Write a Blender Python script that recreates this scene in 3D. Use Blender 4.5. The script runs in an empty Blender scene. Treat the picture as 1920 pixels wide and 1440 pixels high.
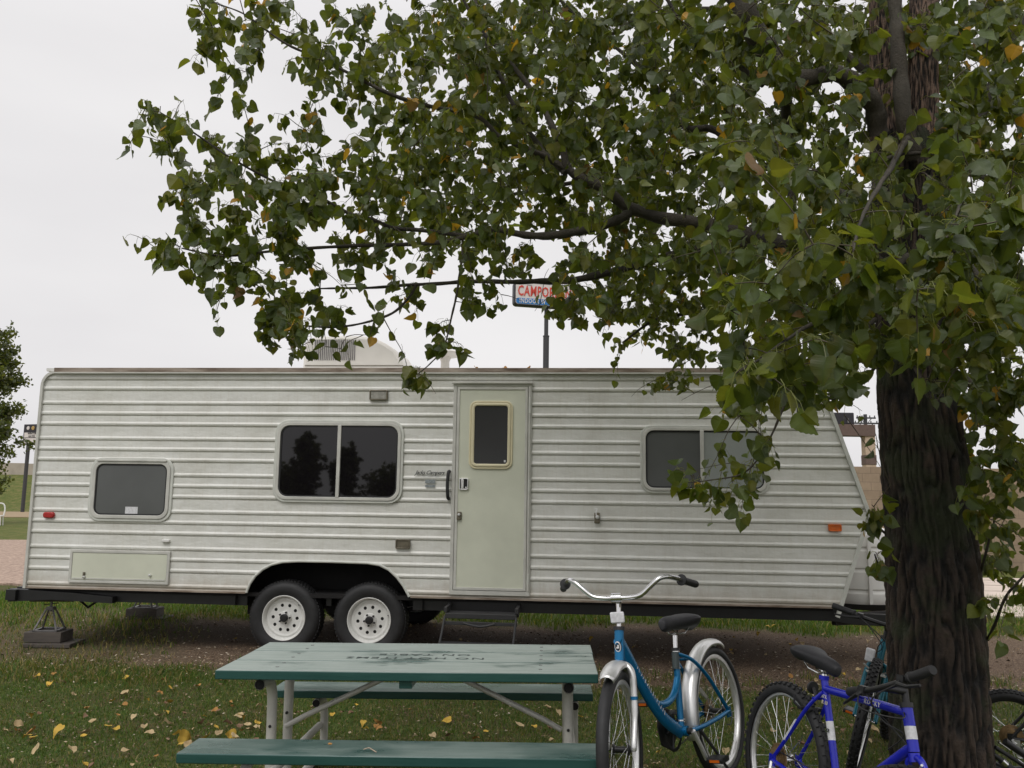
import bpy, bmesh, math, random
import numpy as np
from mathutils import Vector, Matrix, noise
random.seed(7)
rng = np.random.default_rng(11)
R = math.radians
scn = bpy.context.scene
COL = scn.collection

# ------------------------------------------------------------------ camera model
FPX = 1600.0
TH = R(7.64); PH = R(0.83); CAM = Vector((0, 0, 1.5))
Fw = Vector((0, math.cos(TH), math.sin(TH)))
R0 = Vector((1, 0, 0)); U0 = Vector((0, -math.sin(TH), math.cos(TH)))
Rt = R0*math.cos(PH) + U0*math.sin(PH)
Up = U0*math.cos(PH) - R0*math.sin(PH)
def ray(px, py): return Fw*FPX + Rt*(px-960) - Up*(py-720)
def atd(px, py, d):
    r = ray(px, py); return CAM + r*(d/r.y)
def gnd(px, py, z=0.0):
    r = ray(px, py); return CAM + r*((z-CAM.z)/r.z)
cam = bpy.data.cameras.new('camera'); co = bpy.data.objects.new('camera', cam)
COL.objects.link(co); scn.camera = co
cam.sensor_width = 36; cam.lens = 36*FPX/1920; cam.clip_start = 0.05; cam.clip_end = 2000
M4 = Matrix((Rt, Up, -Fw)).transposed().to_4x4(); M4.translation = CAM
co.matrix_world = M4

# ------------------------------------------------------------------ materials
def new_mat(name):
    m = bpy.data.materials.new(name); m.use_nodes = True
    nt = m.node_tree; nt.nodes.clear()
    o = nt.nodes.new('ShaderNodeOutputMaterial'); b = nt.nodes.new('ShaderNodeBsdfPrincipled')
    nt.links.new(b.outputs[0], o.inputs[0])
    return m, nt, b, o
def nz(nt, scale=5, detail=4, rough=.55, vec=None, stretch=None):
    n = nt.nodes.new('ShaderNodeTexNoise'); n.inputs['Scale'].default_value = scale
    n.inputs['Detail'].default_value = detail; n.inputs['Roughness'].default_value = rough
    tc = nt.nodes.new('ShaderNodeTexCoord'); src = tc.outputs['Object']
    if stretch:
        mp = nt.nodes.new('ShaderNodeMapping'); mp.inputs['Scale'].default_value = stretch
        nt.links.new(src, mp.inputs['Vector']); src = mp.outputs[0]
    nt.links.new(src, n.inputs['Vector'])
    return n
def ramp(nt, src, stops):
    r = nt.nodes.new('ShaderNodeValToRGB'); e = r.color_ramp.elements
    while len(e) < len(stops): e.new(0.5)
    for k, (p, c) in enumerate(stops):
        e[k].position = p; e[k].color = (c[0], c[1], c[2], 1)
    nt.links.new(src, r.inputs[0]); return r
def mixc(nt, f, a, b, mode='MIX'):
    m = nt.nodes.new('ShaderNodeMix'); m.data_type = 'RGBA'; m.blend_type = mode
    for s, v in ((m.inputs[0], f), (m.inputs[6], a), (m.inputs[7], b)):
        if isinstance(v, (int, float)): s.default_value = v
        elif isinstance(v, tuple): s.default_value = (v[0], v[1], v[2], 1)
        else: nt.links.new(v, s)
    return m.outputs[2]
def bump(nt, b, src, strength=.3, dist=.01):
    n = nt.nodes.new('ShaderNodeBump'); n.inputs['Strength'].default_value = strength
    n.inputs['Distance'].default_value = dist
    nt.links.new(src, n.inputs['Height']); nt.links.new(n.outputs[0], b.inputs['Normal'])
def mat(name, col, rough=.5, metal=0, var=.15, scale=8, stretch=None, bmp=0, bscale=60, bdist=.003, spec=.5, dark=None, rvar=.08):
    m, nt, b, o = new_mat(name)
    n = nz(nt, scale, 5, .6, stretch=stretch)
    d = dark if dark else tuple(c*(1-var) for c in col)
    l = tuple(min(1, c*(1+var*.6)) for c in col)
    r = ramp(nt, n.outputs[0], [(.3, d), (.7, l)])
    nt.links.new(r.outputs[0], b.inputs['Base Color'])
    b.inputs['Metallic'].default_value = metal
    b.inputs['Specular IOR Level'].default_value = spec
    mr = nt.nodes.new('ShaderNodeMapRange'); mr.inputs[3].default_value = max(.02, rough-rvar); mr.inputs[4].default_value = min(1, rough+rvar)
    n2 = nz(nt, scale*2.3, 4); nt.links.new(n2.outputs[0], mr.inputs[0]); nt.links.new(mr.outputs[0], b.inputs['Roughness'])
    if bmp:
        n3 = nz(nt, bscale, 4); bump(nt, b, n3.outputs[0], bmp, bdist)
    return m
def attr_mat(name, rough=.5, transl=.0, attr='col', spec=.5, bmp=0):
    m, nt, b, o = new_mat(name)
    a = nt.nodes.new('ShaderNodeAttribute'); a.attribute_name = attr
    nt.links.new(a.outputs['Color'], b.inputs['Base Color'])
    b.inputs['Roughness'].default_value = rough; b.inputs['Specular IOR Level'].default_value = spec
    if bmp:
        n3 = nz(nt, 90, 3); bump(nt, b, n3.outputs[0], bmp, .004)
    if transl:
        t = nt.nodes.new('ShaderNodeBsdfTranslucent'); g = nt.nodes.new('ShaderNodeGamma'); g.inputs[1].default_value = .86
        mx = mixc(nt, .5, mixc(nt, 1.0, a.outputs['Color'], (2.6, 2.4, 1.2), 'MULTIPLY'), (.22, .24, .02))
        nt.links.new(mx, t.inputs[0])
        s = nt.nodes.new('ShaderNodeMixShader'); s.inputs[0].default_value = transl
        nt.links.new(b.outputs[0], s.inputs[1]); nt.links.new(t.outputs[0], s.inputs[2])
        nt.links.new(s.outputs[0], o.inputs[0])
    return m

# siding: off-white painted aluminium with faint dirt runs
def siding_mat():
    m, nt, b, o = new_mat('white_siding_paint')
    n = nz(nt, 2.6, 6, .65, stretch=(1, 1, .7)); n2 = nz(nt, 1.3, 4, .5); n3 = nz(nt, 40, 3, .6, stretch=(1, 1, .12))
    r = ramp(nt, n.outputs[0], [(.25, (.60, .59, .54)), (.5, (.70, .70, .66)), (.75, (.76, .76, .73))])
    r3 = ramp(nt, n3.outputs[0], [(.30, (.95, .94, .92)), (.5, (1, 1, 1))])
    r2 = ramp(nt, n2.outputs[0], [(.25, (.93, .925, .90)), (.6, (1, 1, 1))])
    c = mixc(nt, 1.0, r.outputs[0], r3.outputs[0], 'MULTIPLY'); c = mixc(nt, 1.0, c, r2.outputs[0], 'MULTIPLY')
    # road grime along the lower edge, a stain that belongs to the paint
    tc = nt.nodes.new('ShaderNodeTexCoord'); sx = nt.nodes.new('ShaderNodeSeparateXYZ'); nt.links.new(tc.outputs['Object'], sx.inputs[0])
    nn = nz(nt, 9, 4, .7, stretch=(1, 1, .4)); ad = nt.nodes.new('ShaderNodeMath'); ad.operation = 'MULTIPLY_ADD'; ad.inputs[1].default_value = -.22
    nt.links.new(nn.outputs[0], ad.inputs[0]); nt.links.new(sx.outputs[2], ad.inputs[2])
    mr = nt.nodes.new('ShaderNodeMapRange'); mr.inputs[1].default_value = .46; mr.inputs[2].default_value = .62; mr.inputs[3].default_value = .55; mr.inputs[4].default_value = 0
    nt.links.new(ad.outputs[0], mr.inputs[0])
    c = mixc(nt, mr.outputs[0], c, (.36, .29, .21))
    nt.links.new(c, b.inputs['Base Color']); b.inputs['Roughness'].default_value = .38
    bump(nt, b, nz(nt, 2.6, 4, stretch=(1, 1, 1.8)).outputs[0], .6, .03)
    return m
def wood_green_mat(name, top):
    m, nt, b, o = new_mat(name)
    n = nz(nt, 2.2, 5, .6, stretch=(1, 4, 1)); n2 = nz(nt, 34, 7, .75, stretch=(.10, 1, 1)); n3 = nz(nt, 1.9, 5, .6, stretch=(1, 2.2, 1))
    r = ramp(nt, n2.outputs[0], [(.3, (.016, .062, .055)), (.7, (.030, .088, .078))])
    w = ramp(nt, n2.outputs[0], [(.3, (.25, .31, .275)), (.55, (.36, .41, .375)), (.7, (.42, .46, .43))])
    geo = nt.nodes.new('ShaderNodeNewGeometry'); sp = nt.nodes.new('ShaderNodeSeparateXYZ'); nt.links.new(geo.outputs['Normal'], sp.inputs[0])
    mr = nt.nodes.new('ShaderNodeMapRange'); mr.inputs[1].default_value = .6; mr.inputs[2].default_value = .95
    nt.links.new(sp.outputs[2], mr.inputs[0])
    # weathering and pale sky sheen painted into upper-face colour, with wet dark patches
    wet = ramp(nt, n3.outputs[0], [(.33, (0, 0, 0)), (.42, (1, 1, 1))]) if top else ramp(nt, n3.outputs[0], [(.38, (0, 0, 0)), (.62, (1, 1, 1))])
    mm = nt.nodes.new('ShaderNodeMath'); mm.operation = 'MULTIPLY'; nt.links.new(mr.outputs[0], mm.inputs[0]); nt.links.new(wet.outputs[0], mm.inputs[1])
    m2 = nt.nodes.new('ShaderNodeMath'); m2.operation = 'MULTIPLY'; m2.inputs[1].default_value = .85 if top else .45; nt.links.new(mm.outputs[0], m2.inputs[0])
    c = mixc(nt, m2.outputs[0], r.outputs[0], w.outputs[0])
    nt.links.new(c, b.inputs['Base Color'])
    rr = nt.nodes.new('ShaderNodeMapRange'); rr.inputs[3].default_value = .22; rr.inputs[4].default_value = .5; nt.links.new(mm.outputs[0], rr.inputs[0])
    nt.links.new(rr.outputs[0], b.inputs['Roughness'])
    bump(nt, b, n2.outputs[0], .25, .003)
    return m
def bark_mat(name, dark, light, moss):
    m, nt, b, o = new_mat(name)
    n = nz(nt, 30, 8, .75, stretch=(1, 1, .5)); n2 = nz(nt, 3.5, 4, .6); n3 = nz(nt, 90, 4, .7)
    a = nt.nodes.new('ShaderNodeAttribute'); a.attribute_name = 'ridge'
    md = nt.nodes.new('ShaderNodeMath'); md.operation = 'MULTIPLY_ADD'; md.inputs[1].default_value = .55; nt.links.new(n.outputs[0], md.inputs[0])
    hf = nt.nodes.new('ShaderNodeMath'); hf.operation = 'MULTIPLY'; hf.inputs[1].default_value = .5; nt.links.new(a.outputs['Fac'], hf.inputs[0]); nt.links.new(hf.outputs[0], md.inputs[2])
    r = ramp(nt, md.outputs[0], [(.32, dark), (.62, tuple((x+y)*.5 for x, y in zip(dark, light))), (.8, light)])
    ms = ramp(nt, n2.outputs[0], [(.5, (0, 0, 0)), (.62, (1, 1, 1))])
    mv = nt.nodes.new('ShaderNodeMath'); mv.operation = 'MULTIPLY'; mv.inputs[1].default_value = moss; nt.links.new(ms.outputs[0], mv.inputs[0])
    n5 = nz(nt, 1.6, 6, .7, stretch=(1, 1, .6)); pt = ramp(nt, n5.outputs[0], [(.38, (.5, .48, .48)), (.52, (1, .95, .9)), (.68, (1.0, 1.0, 1.0))]); rc = mixc(nt, 1.0, r.outputs[0], pt.outputs[0], 'MULTIPLY')
    c = mixc(nt, mv.outputs[0], rc, (.028, .036, .014))
    nt.links.new(c, b.inputs['Base Color']); b.inputs['Roughness'].default_value = .8
    ad = nt.nodes.new('ShaderNodeMath'); ad.operation = 'ADD'; nt.links.new(md.outputs[0], ad.inputs[0]); nt.links.new(n3.outputs[0], ad.inputs[1])
    bump(nt, b, ad.outputs[0], .8, .012)
    return m
def glass_mat(name, col, rough=.03, bumpy=.0):
    m, nt, b, o = new_mat(name)
    n = nz(nt, 1.6, 3); r = ramp(nt, n.outputs[0], [(.3, tuple(c*.8 for c in col)), (.7, col)])
    nt.links.new(r.outputs[0], b.inputs['Base Color']); b.inputs['Roughness'].default_value = rough
    b.inputs['IOR'].default_value = 1.5
    bump(nt, b, nz(nt, 1.1, 1).outputs[0], .03+bumpy, .01)
    return m

MT = dict(
    siding=siding_mat(),
    trim=mat('off_white_trim', (.56, .555, .51), .42, var=.18, scale=5, bmp=.1),
    trim_dirty=mat('weathered_roof_trim', (.34, .29, .24), .6, var=.5, scale=3, stretch=(1, 1, 6), dark=(.10, .06, .035)),
    cream=mat('cream_door_paint', (.62, .635, .52), .4, var=.09, scale=2.6, bmp=.05),
    yellow_trim=mat('yellowed_plastic', (.68, .62, .42), .45, var=.08, scale=5),
    frame_white=mat('window_frame_paint', (.60, .61, .56), .4, var=.12, scale=7),
    rubber=mat('black_rubber', (.016, .016, .017), .62, var=.4, scale=12, bmp=.3, bscale=40),
    black=mat('black_painted_steel', (.012, .012, .013), .42, var=.3, scale=9),
    matblack=mat('matt_black_underside', (.008, .007, .007), .85, var=.4, scale=4),
    wheel_white=mat('white_wheel_paint', (.70, .70, .67), .38, var=.1, scale=14),
    chrome=mat('brushed_aluminium', (.78, .78, .77), .36, metal=.8, var=.12, scale=12),
    chrome2=mat('polished_steel', (.72, .72, .72), .16, metal=1, var=.1, scale=12),
    galv=mat('galvanised_pipe', (.60, .585, .54), .5, metal=.15, var=.18, scale=6),
    jack=mat('grey_steel_jack', (.20, .19, .19), .45, metal=.5, var=.3, scale=20),
    plywood=mat('weathered_wood_block', (.085, .072, .062), .8, var=.4, scale=12, stretch=(.2, 1, 1)),
    red=mat('red_lens', (.42, .02, .018), .25, var=.2, scale=20),
    amber=mat('amber_lens', (.62, .13, .012), .25, var=.2, scale=20),
    clear=mat('dull_clear_lens', (.33, .32, .28), .25, var=.3, scale=30),
    bronze=mat('aged_brass_frame', (.16, .14, .10), .4, metal=.3, var=.3, scale=20),
    plastic=mat('white_plastic', (.72, .71, .68), .45, var=.06, scale=4),
    plastic_shell=mat('cream_shell_plastic', (.68, .65, .60), .45, var=.07, scale=4),
    cruiser=mat('teal_metallic_paint', (.004, .135, .30), .22, metal=.35, var=.12, scale=20),
    bluebike=mat('royal_blue_paint', (.012, .018, .42), .2, var=.12, scale=20),
    tealbike=mat('dark_teal_paint', (.01, .12, .17), .25, metal=.2, var=.12, scale=20),
    saddle=mat('black_saddle_vinyl', (.02, .02, .023), .55, var=.3, scale=30, bmp=.15),
    brass=mat('rusty_sprockets', (.26, .17, .08), .5, metal=.5, var=.4, scale=40),
    white_decal=mat('white_decal', (.68, .68, .70), .4, var=.2, scale=60),
    dark_decal=mat('dark_lettering', (.03, .035, .035), .5, var=.3, scale=60),
    table_text=mat('faded_stencil_paint', (.045, .065, .06), .6, var=.6, scale=70),
    table_top=wood_green_mat('green_painted_planks', True),
    bench=wood_green_mat('green_painted_bench', False),
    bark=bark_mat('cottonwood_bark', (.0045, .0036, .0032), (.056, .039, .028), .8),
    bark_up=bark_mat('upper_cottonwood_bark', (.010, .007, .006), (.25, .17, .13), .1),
    bark_limb=bark_mat('branch_bark', (.03, .026, .02), (.13, .115, .09), .2),
    leaf=attr_mat('cottonwood_leaves', .40, .42, spec=.5),
    grass=attr_mat('grass_blades', .55, .25, spec=.3),
    chips=attr_mat('dry_leaf_litter', .7, 0, spec=.2),
    glass_dark=glass_mat('dark_window_glass', (.008, .007, .008), .02),
    glass_grey=glass_mat('grey_screened_glass', (.11, .115, .112), .25),
    glass_frost=glass_mat('blind_behind_glass', (.33, .355, .34), .10),
    glass_door=glass_mat('smoked_door_glass', (.03, .03, .03), .22),
    concrete=mat('concrete_slab', (.56, .47, .40), .85, var=.1, scale=3, bmp=.2),
    gravel=mat('gravel', (.42, .31, .24), .95, var=.35, scale=16, bmp=.8, bscale=10, bdist=.06, dark=(.19, .13, .10)),
    sign_black=mat('sign_casing', (.02, .018, .025), .5),
    sign_white=mat('sign_white_face', (.66, .62, .60), .5, var=.05),
    sign_red=mat('sign_red_letters', (.60, .06, .035), .5),
    sign_blue=mat('sign_blue_band', (.02, .17, .46), .5, var=.05),
    sign_pole=mat('dark_grey_pole', (.045, .045, .05), .6),
    brownbeam=mat('brown_stucco', (.14, .095, .08), .85),
    tanpost=mat('tan_stucco', (.50, .38, .28), .85),
    retaining=mat('retaining_wall_concrete', (.42, .37, .31), .9, var=.2, scale=1),
)

# ------------------------------------------------------------------ mesh building
class MB:
    def __init__(s): s.v = []; s.f = []; s.at = {}
    def add(s, vs, fs, Mx=None):
        k = len(s.v)
        s.v += [tuple(Mx @ Vector(p)) if Mx else tuple(p) for p in vs]
        s.f += [tuple(i+k for i in f) for f in fs]; return s
    def box(s, c, d, Mx=None, taper=0):
        x, y, z = (e/2 for e in d); t = 1-taper
        vs = [(c[0]-x, c[1]-y, c[2]-z), (c[0]+x, c[1]-y, c[2]-z), (c[0]+x, c[1]+y, c[2]-z), (c[0]-x, c[1]+y, c[2]-z),
              (c[0]-x*t, c[1]-y*t, c[2]+z), (c[0]+x*t, c[1]-y*t, c[2]+z), (c[0]+x*t, c[1]+y*t, c[2]+z), (c[0]-x*t, c[1]+y*t, c[2]+z)]
        return s.add(vs, [(3, 2, 1, 0), (4, 5, 6, 7), (0, 1, 5, 4), (1, 2, 6, 5), (2, 3, 7, 6), (3, 0, 4, 7)], Mx)
    def tube(s, pts, r, n=8, caps=True, flat=1.0, closed=False):
        pts = [Vector(p) for p in pts]; m = len(pts)
        rs = [r]*m if isinstance(r, (int, float)) else list(r)
        T = []
        for i in range(m):
            a = pts[(i-1) % m] if (i > 0 or closed) else pts[i]; b = pts[(i+1) % m] if (i < m-1 or closed) else pts[i]
            d = (b-a); T.append(d.normalized() if d.length > 1e-9 else Vector((0, 0, 1)))
        ref = Vector((0, 0, 1)) if abs(T[0].z) < .9 else Vector((1, 0, 0))
        nrm = T[0].cross(ref).normalized(); vs = []; fs = []
        for i in range(m):
            nrm = (nrm - T[i]*nrm.dot(T[i])); nrm = nrm.normalized() if nrm.length > 1e-6 else T[i].orthogonal().normalized()
            bn = T[i].cross(nrm)
            for k in range(n):
                a = 2*math.pi*k/n
                vs.append(pts[i] + (nrm*math.cos(a)*flat + bn*math.sin(a))*rs[i])
        for i in range(m if closed else m-1):
            for k in range(n):
                j = (i+1) % m
                fs.append((i*n+k, i*n+(k+1) % n, j*n+(k+1) % n, j*n+k))
        if caps and not closed:
            fs.append(tuple(range(n-1, -1, -1))); fs.append(tuple((m-1)*n+k for k in range(n)))
        return s.add(vs, fs)
    def lathe(s, prof, c, n=32, axis='y', Mx=None):   # prof: (radius, along)
        vs = []; fs = []; m = len(prof)
        for k in range(n):
            a = 2*math.pi*k/n; ca, sa = math.cos(a), math.sin(a)
            for r, h in prof:
                if axis == 'y': vs.append((c[0]+r*ca, c[1]+h, c[2]+r*sa))
                elif axis == 'z': vs.append((c[0]+r*ca, c[1]+r*sa, c[2]+h))
                else: vs.append((c[0]+h, c[1]+r*ca, c[2]+r*sa))
        for k in range(n):
            for i in range(m-1):
                a, b = k*m+i, ((k+1) % n)*m+i
                fs.append((a, a+1, b+1, b))
        return s.add(vs, fs, Mx)
    def prism(s, outl, y0, y1):     # outline in (x,z), extruded along y
        n = len(outl)
        vs = [(x, y0, z) for x, z in outl] + [(x, y1, z) for x, z in outl]
        fs = [tuple(range(n)), tuple(range(2*n-1, n-1, -1))] + [(i, i+n, (i+1) % n+n, (i+1) % n) for i in range(n)]
        return s.add(vs, fs)
    def ring(s, a, b, y0, y1):      # frame between two outlines with the same count (x,z)
        n = len(a)
        vs = [(x, y0, z) for x, z in a] + [(x, y0, z) for x, z in b] + [(x, y1, z) for x, z in a] + [(x, y1, z) for x, z in b]
        fs = []
        for i in range(n):
            j = (i+1) % n
            fs += [(i, j, n+j, n+i), (2*n+i, 3*n+i, 3*n+j, 2*n+j), (i, 2*n+i, 2*n+j, j), (n+i, n+j, 3*n+j, 3*n+i)]
        return s.add(vs, fs)
def fix(me, smooth, angle=40):
    bm = bmesh.new(); bm.from_mesh(me); bmesh.ops.recalc_face_normals(bm, faces=bm.faces)
    if smooth:
        for f in bm.faces: f.smooth = True
        ca = R(angle)
        for e in bm.edges:
            if len(e.link_faces) == 2: e.smooth = e.calc_face_angle(0) < ca
    bm.to_mesh(me); bm.free()
def obj(name, mb, m, parent=None, smooth=True, bevel=0, label=None):
    me = bpy.data.meshes.new(name); me.from_pydata(mb.v, [], mb.f); me.validate(); fix(me, smooth)
    me.materials.append(MT[m] if isinstance(m, str) else m)
    o = bpy.data.objects.new(name, me); COL.objects.link(o); o.parent = parent
    if bevel:
        b = o.modifiers.new('bevel', 'BEVEL'); b.width = bevel; b.segments = 2; b.limit_method = 'ANGLE'; b.angle_limit = R(50)
    if label: o['label'] = label
    return o
def thing(name, label, cat, loc=(0, 0, 0), rot=(0, 0, 0), group=None):
    o = bpy.data.objects.new(name, None); COL.objects.link(o); o.location = loc; o.rotation_euler = rot
    o.empty_display_size = .1
    tag(o, label, cat, group); return o
def tag(o, label, cat, group=None, kind=None):
    o['label'] = label; o['category'] = cat
    if group: o['group'] = group
    if kind: o['kind'] = kind
    return o
def np_obj(name, V, Fc, m, cols=None, parent=None, smooth=False, counts=3):
    me = bpy.data.meshes.new(name); V = np.asarray(V, np.float32); Fc = np.asarray(Fc, np.int32)
    me.vertices.add(len(V)); me.vertices.foreach_set('co', V.ravel())
    nf = len(Fc); me.loops.add(nf*counts); me.loops.foreach_set('vertex_index', Fc.ravel())
    me.polygons.add(nf); me.polygons.foreach_set('loop_start', np.arange(nf, dtype=np.int32)*counts)
    me.polygons.foreach_set('loop_total', np.full(nf, counts, np.int32))
    me.update(calc_edges=True)
    if cols is not None:
        a = me.color_attributes.new('col', 'FLOAT_COLOR', 'POINT')
        a.data.foreach_set('color', np.c_[cols, np.ones(len(cols))].astype(np.float32).ravel())
    me.polygons.foreach_set('use_smooth', np.full(nf, smooth))
    me.materials.append(MT[m]); o = bpy.data.objects.new(name, me); COL.objects.link(o); o.parent = parent
    return o
def text_mb(s, size, extrude=.001, shear=0, space=1.0, ax=None, offset=0):
    cu = bpy.data.curves.new('t', 'FONT'); cu.body = s; cu.size = size; cu.extrude = extrude; cu.shear = shear
    cu.space_character = space; cu.align_x = 'CENTER'; cu.align_y = 'CENTER'; cu.resolution_u = 2; cu.offset = offset
    o = bpy.data.objects.new('t', cu); COL.objects.link(o)
    me = bpy.data.meshes.new_from_object(o.evaluated_get(bpy.context.evaluated_depsgraph_get()))
    mb = MB(); mb.add([tuple(v.co) for v in me.vertices], [tuple(p.vertices) for p in me.polygons], ax)
    bpy.data.objects.remove(o); bpy.data.meshes.remove(me); bpy.data.curves.remove(cu); return mb
def rrect(x0, z0, x1, z1, r, n=6):
    out = []
    for cx, cz, a0 in ((x1-r, z1-r, 0), (x0+r, z1-r, 90), (x0+r, z0+r, 180), (x1-r, z0+r, 270)):
        for k in range(n+1):
            a = R(a0+90*k/n); out.append((cx+r*math.cos(a), cz+r*math.sin(a)))
    return out
def smooth_path(pts, n=6):
    P = [Vector(p) for p in pts]; out = []
    for i in range(len(P)-1):
        a = P[max(i-1, 0)]; b = P[i]; c = P[i+1]; d = P[min(i+2, len(P)-1)]
        for k in range(n):
            t = k/n
            out.append(.5*((2*b)+(c-a)*t+(2*a-5*b+4*c-d)*t*t+(3*b-a-3*c+d)*t**3))
    out.append(P[-1]); return out

# ------------------------------------------------------------------ ground
def sst(a, b, x):
    t = np.clip((x-a)/(b-a), 0, 1); return t*t*(3-2*t)
def gz(x, y):
    x = np.asarray(x, float); y = np.asarray(y, float)
    h = .09*np.exp(-((x-.65)**2+(y-3.75)**2)/.55) + .05*np.exp(-((x-2.2)**2+(y-4.4)**2)/.35)
    h = h - .12*np.exp(-((x-1.45)**2+(y-3.0)**2)/.16)
    h = h + .012*np.sin(x*2.1+1)*np.sin(y*1.7) * (1-sst(20, 40, y))
    h = h + 3.1*sst(63, 80, y)*(1-sst(-20, 0, x))
    return h
def dirt(x, y):      # 0 = grass, 1 = bare soil
    n = .35*np.sin(x*1.9+y*.7)+.25*np.sin(x*4.3-y*2.1+1)+.18*np.sin(x*9.1+y*6.3)
    yy = y + x*.093
    d = sst(7.05, 7.55, yy+n*.35)*(1-sst(10.2, 11.0, yy+n*.5))
    d = d*(.60+.40*sst(-4.2, -2.6, x+n*.8+(yy-8)*.15))*.97
    d2 = sst(7.0, 7.5, y+n*.3)*(1-sst(8.8, 9.6, y+n*.3))*sst(2.5, 3.5, x)
    return np.maximum(d, d2)
def axis_pts(segs):
    out = []
    for a, b, s in segs: out += list(np.arange(a, b, s))
    out.append(segs[-1][1]); return np.array(out)
gx = axis_pts([(-400, -60, 20), (-60, -8, 2), (-8, 8, .16), (8, 60, 2), (60, 400, 20)])
gy = axis_pts([(-60, 2, 2), (2, 13, .16), (13, 30, .7), (30, 60, 4), (60, 84, 2), (84, 600, 30)])
GX, GY = np.meshgrid(gx, gy); GZ = gz(GX, GY)
V = np.stack([GX, GY, GZ], -1).reshape(-1, 3); nx, ny = len(gx), len(gy)
i, j = np.meshgrid(np.arange(nx-1), np.arange(ny-1)); a = (j*nx+i).ravel()
Fq = np.stack([a, a+1, a+1+nx, a+nx], -1)
def ground_mat():
    m, nt, b, o = new_mat('lawn_and_soil')
    a = nt.nodes.new('ShaderNodeAttribute'); a.attribute_name = 'col'
    n = nz(nt, 1.1, 6, .65); n2 = nz(nt, 22, 6, .7); n3 = nz(nt, 70, 4, .7)
    g = ramp(nt, n2.outputs[0], [(.3, (.024, .036, .011)), (.5, (.065, .09, .022)), (.7, (.13, .14, .045))])
    g2 = ramp(nt, n2.outputs[0], [(.3, (.045, .035, .018)), (.7, (.13, .105, .05))])
    gg = mixc(nt, ramp(nt, n.outputs[0], [(.42, (0, 0, 0)), (.62, (1, 1, 1))]).outputs[0], g.outputs[0], g2.outputs[0])
    d = ramp(nt, n3.outputs[0], [(.3, (.042, .028, .019)), (.52, (.125, .085, .058)), (.70, (.33, .25, .18))])
    sp = nt.nodes.new('ShaderNodeSeparateColor'); nt.links.new(a.outputs['Color'], sp.inputs[0])
    c = mixc(nt, sp.outputs[0], gg, d.outputs[0])
    far = ramp(nt, nz(nt, 2.4, 8, .75).outputs[0], [(.33, (.055, .085, .018)), (.5, (.10, .115, .03)), (.68, (.19, .155, .065))])
    c = mixc(nt, sp.outputs[1], c, far.outputs[0])
    nt.links.new(c, b.inputs['Base Color']); b.inputs['Roughness'].default_value = .95; b.inputs['Specular IOR Level'].default_value = .15
    bump(nt, b, n2.outputs[0], .8, .02)
    return m
MT['ground'] = ground_mat()
dd = dirt(V[:, 0], V[:, 1]); ff = sst(14, 20, V[:, 1])
g = np_obj('ground', V, Fq, 'ground', np.stack([dd*(1-ff), ff, 0*ff], -1), smooth=True, counts=4); g['kind'] = 'structure'

def sheet(name, poly, z, m, th=.0):
    mb = MB(); n = len(poly)
    mb.add([(x, y, z) for x, y in poly] + [(x, y, -.3) for x, y in poly], [tuple(range(n))] + [(i, (i+1) % n, n+(i+1) % n, n+i) for i in range(n)])
    o = obj(name, mb, m, smooth=False); o['kind'] = 'structure'; return o
def wavy(x0, x1, y0, y1, n=40, amp=.15):
    xs = np.linspace(x0, x1, n)
    return [(x, y0+amp*math.sin(x*1.3)+amp*.6*math.sin(x*3.7)) for x in xs] + [(x, y1+amp*math.sin(x*.9+1)) for x in xs[::-1]]
sheet('gravel_road', wavy(-60, -6.2, 13.7, 26.5, 60, .25), .035, 'gravel')
sheet('dirt_track', wavy(-90, -20, 50, 63, 30, .6), .035, mat('dry_track', (.30, .22, .13), .95, scale=2))
sheet('sidewalk', [(6.0, 11.6), (30, 11.2), (30, 17.6), (6.0, 17.6)], .05, 'concrete')
mbj = MB()
for k in range(5): mbj.box((18, 12.8+k*1.05, .0505), (24, .018, .008))
# (joints are grooves in the slab colour)
o = obj('pavement', mbj, mat('slab_joint', (.22, .17, .14), .9), smooth=False); o['kind'] = 'structure'

# ------------------------------------------------------------------ grass
def frustum_pts(n, y0, y1, marg=.5, x0=None, x1=None):
    y = np.sqrt(rng.random(n)*(y1**2-y0**2)+y0**2)
    w = y*.62+marg; x = (rng.random(n)*2-1)*w
    if x0 is not None:
        k = (x > x0) & (x < x1); x, y = x[k], y[k]
    return x, y
def blades(x, y, h0, h1, w0, cols, lean=.6):
    n = len(x); z = gz(x, y); h = h0+(h1-h0)*rng.random(n)**1.5; a = rng.random(n)*2*np.pi; la = rng.random(n)*2*np.pi
    ll = lean*rng.random(n)*h; w = w0*(.6+.8*rng.random(n)); dx, dy = np.cos(a)*w, np.sin(a)*w
    lx, ly = np.cos(la)*ll, np.sin(la)*ll
    base = np.stack([x, y, z-.005], -1); o = np.zeros(n)
    v = np.stack([base+np.stack([-dx, -dy, o], -1), base+np.stack([dx, dy, o], -1),
                  base+np.stack([-dx*.7+lx*.4, -dy*.7+ly*.4, h*.6], -1), base+np.stack([dx*.7+lx*.4, dy*.7+ly*.4, h*.6], -1),
                  base+np.stack([lx*1.2, ly*1.2, h*(1-.25*lean*rng.random(n))], -1)], 1).reshape(-1, 3)
    i = np.arange(n)[:, None]*5
    f = np.concatenate([i+np.array([0, 1, 2]), i+np.array([1, 3, 2]), i+np.array([2, 3, 4])], 1).reshape(-1, 3)
    return v, f, np.repeat(cols, 5, 0)
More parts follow.
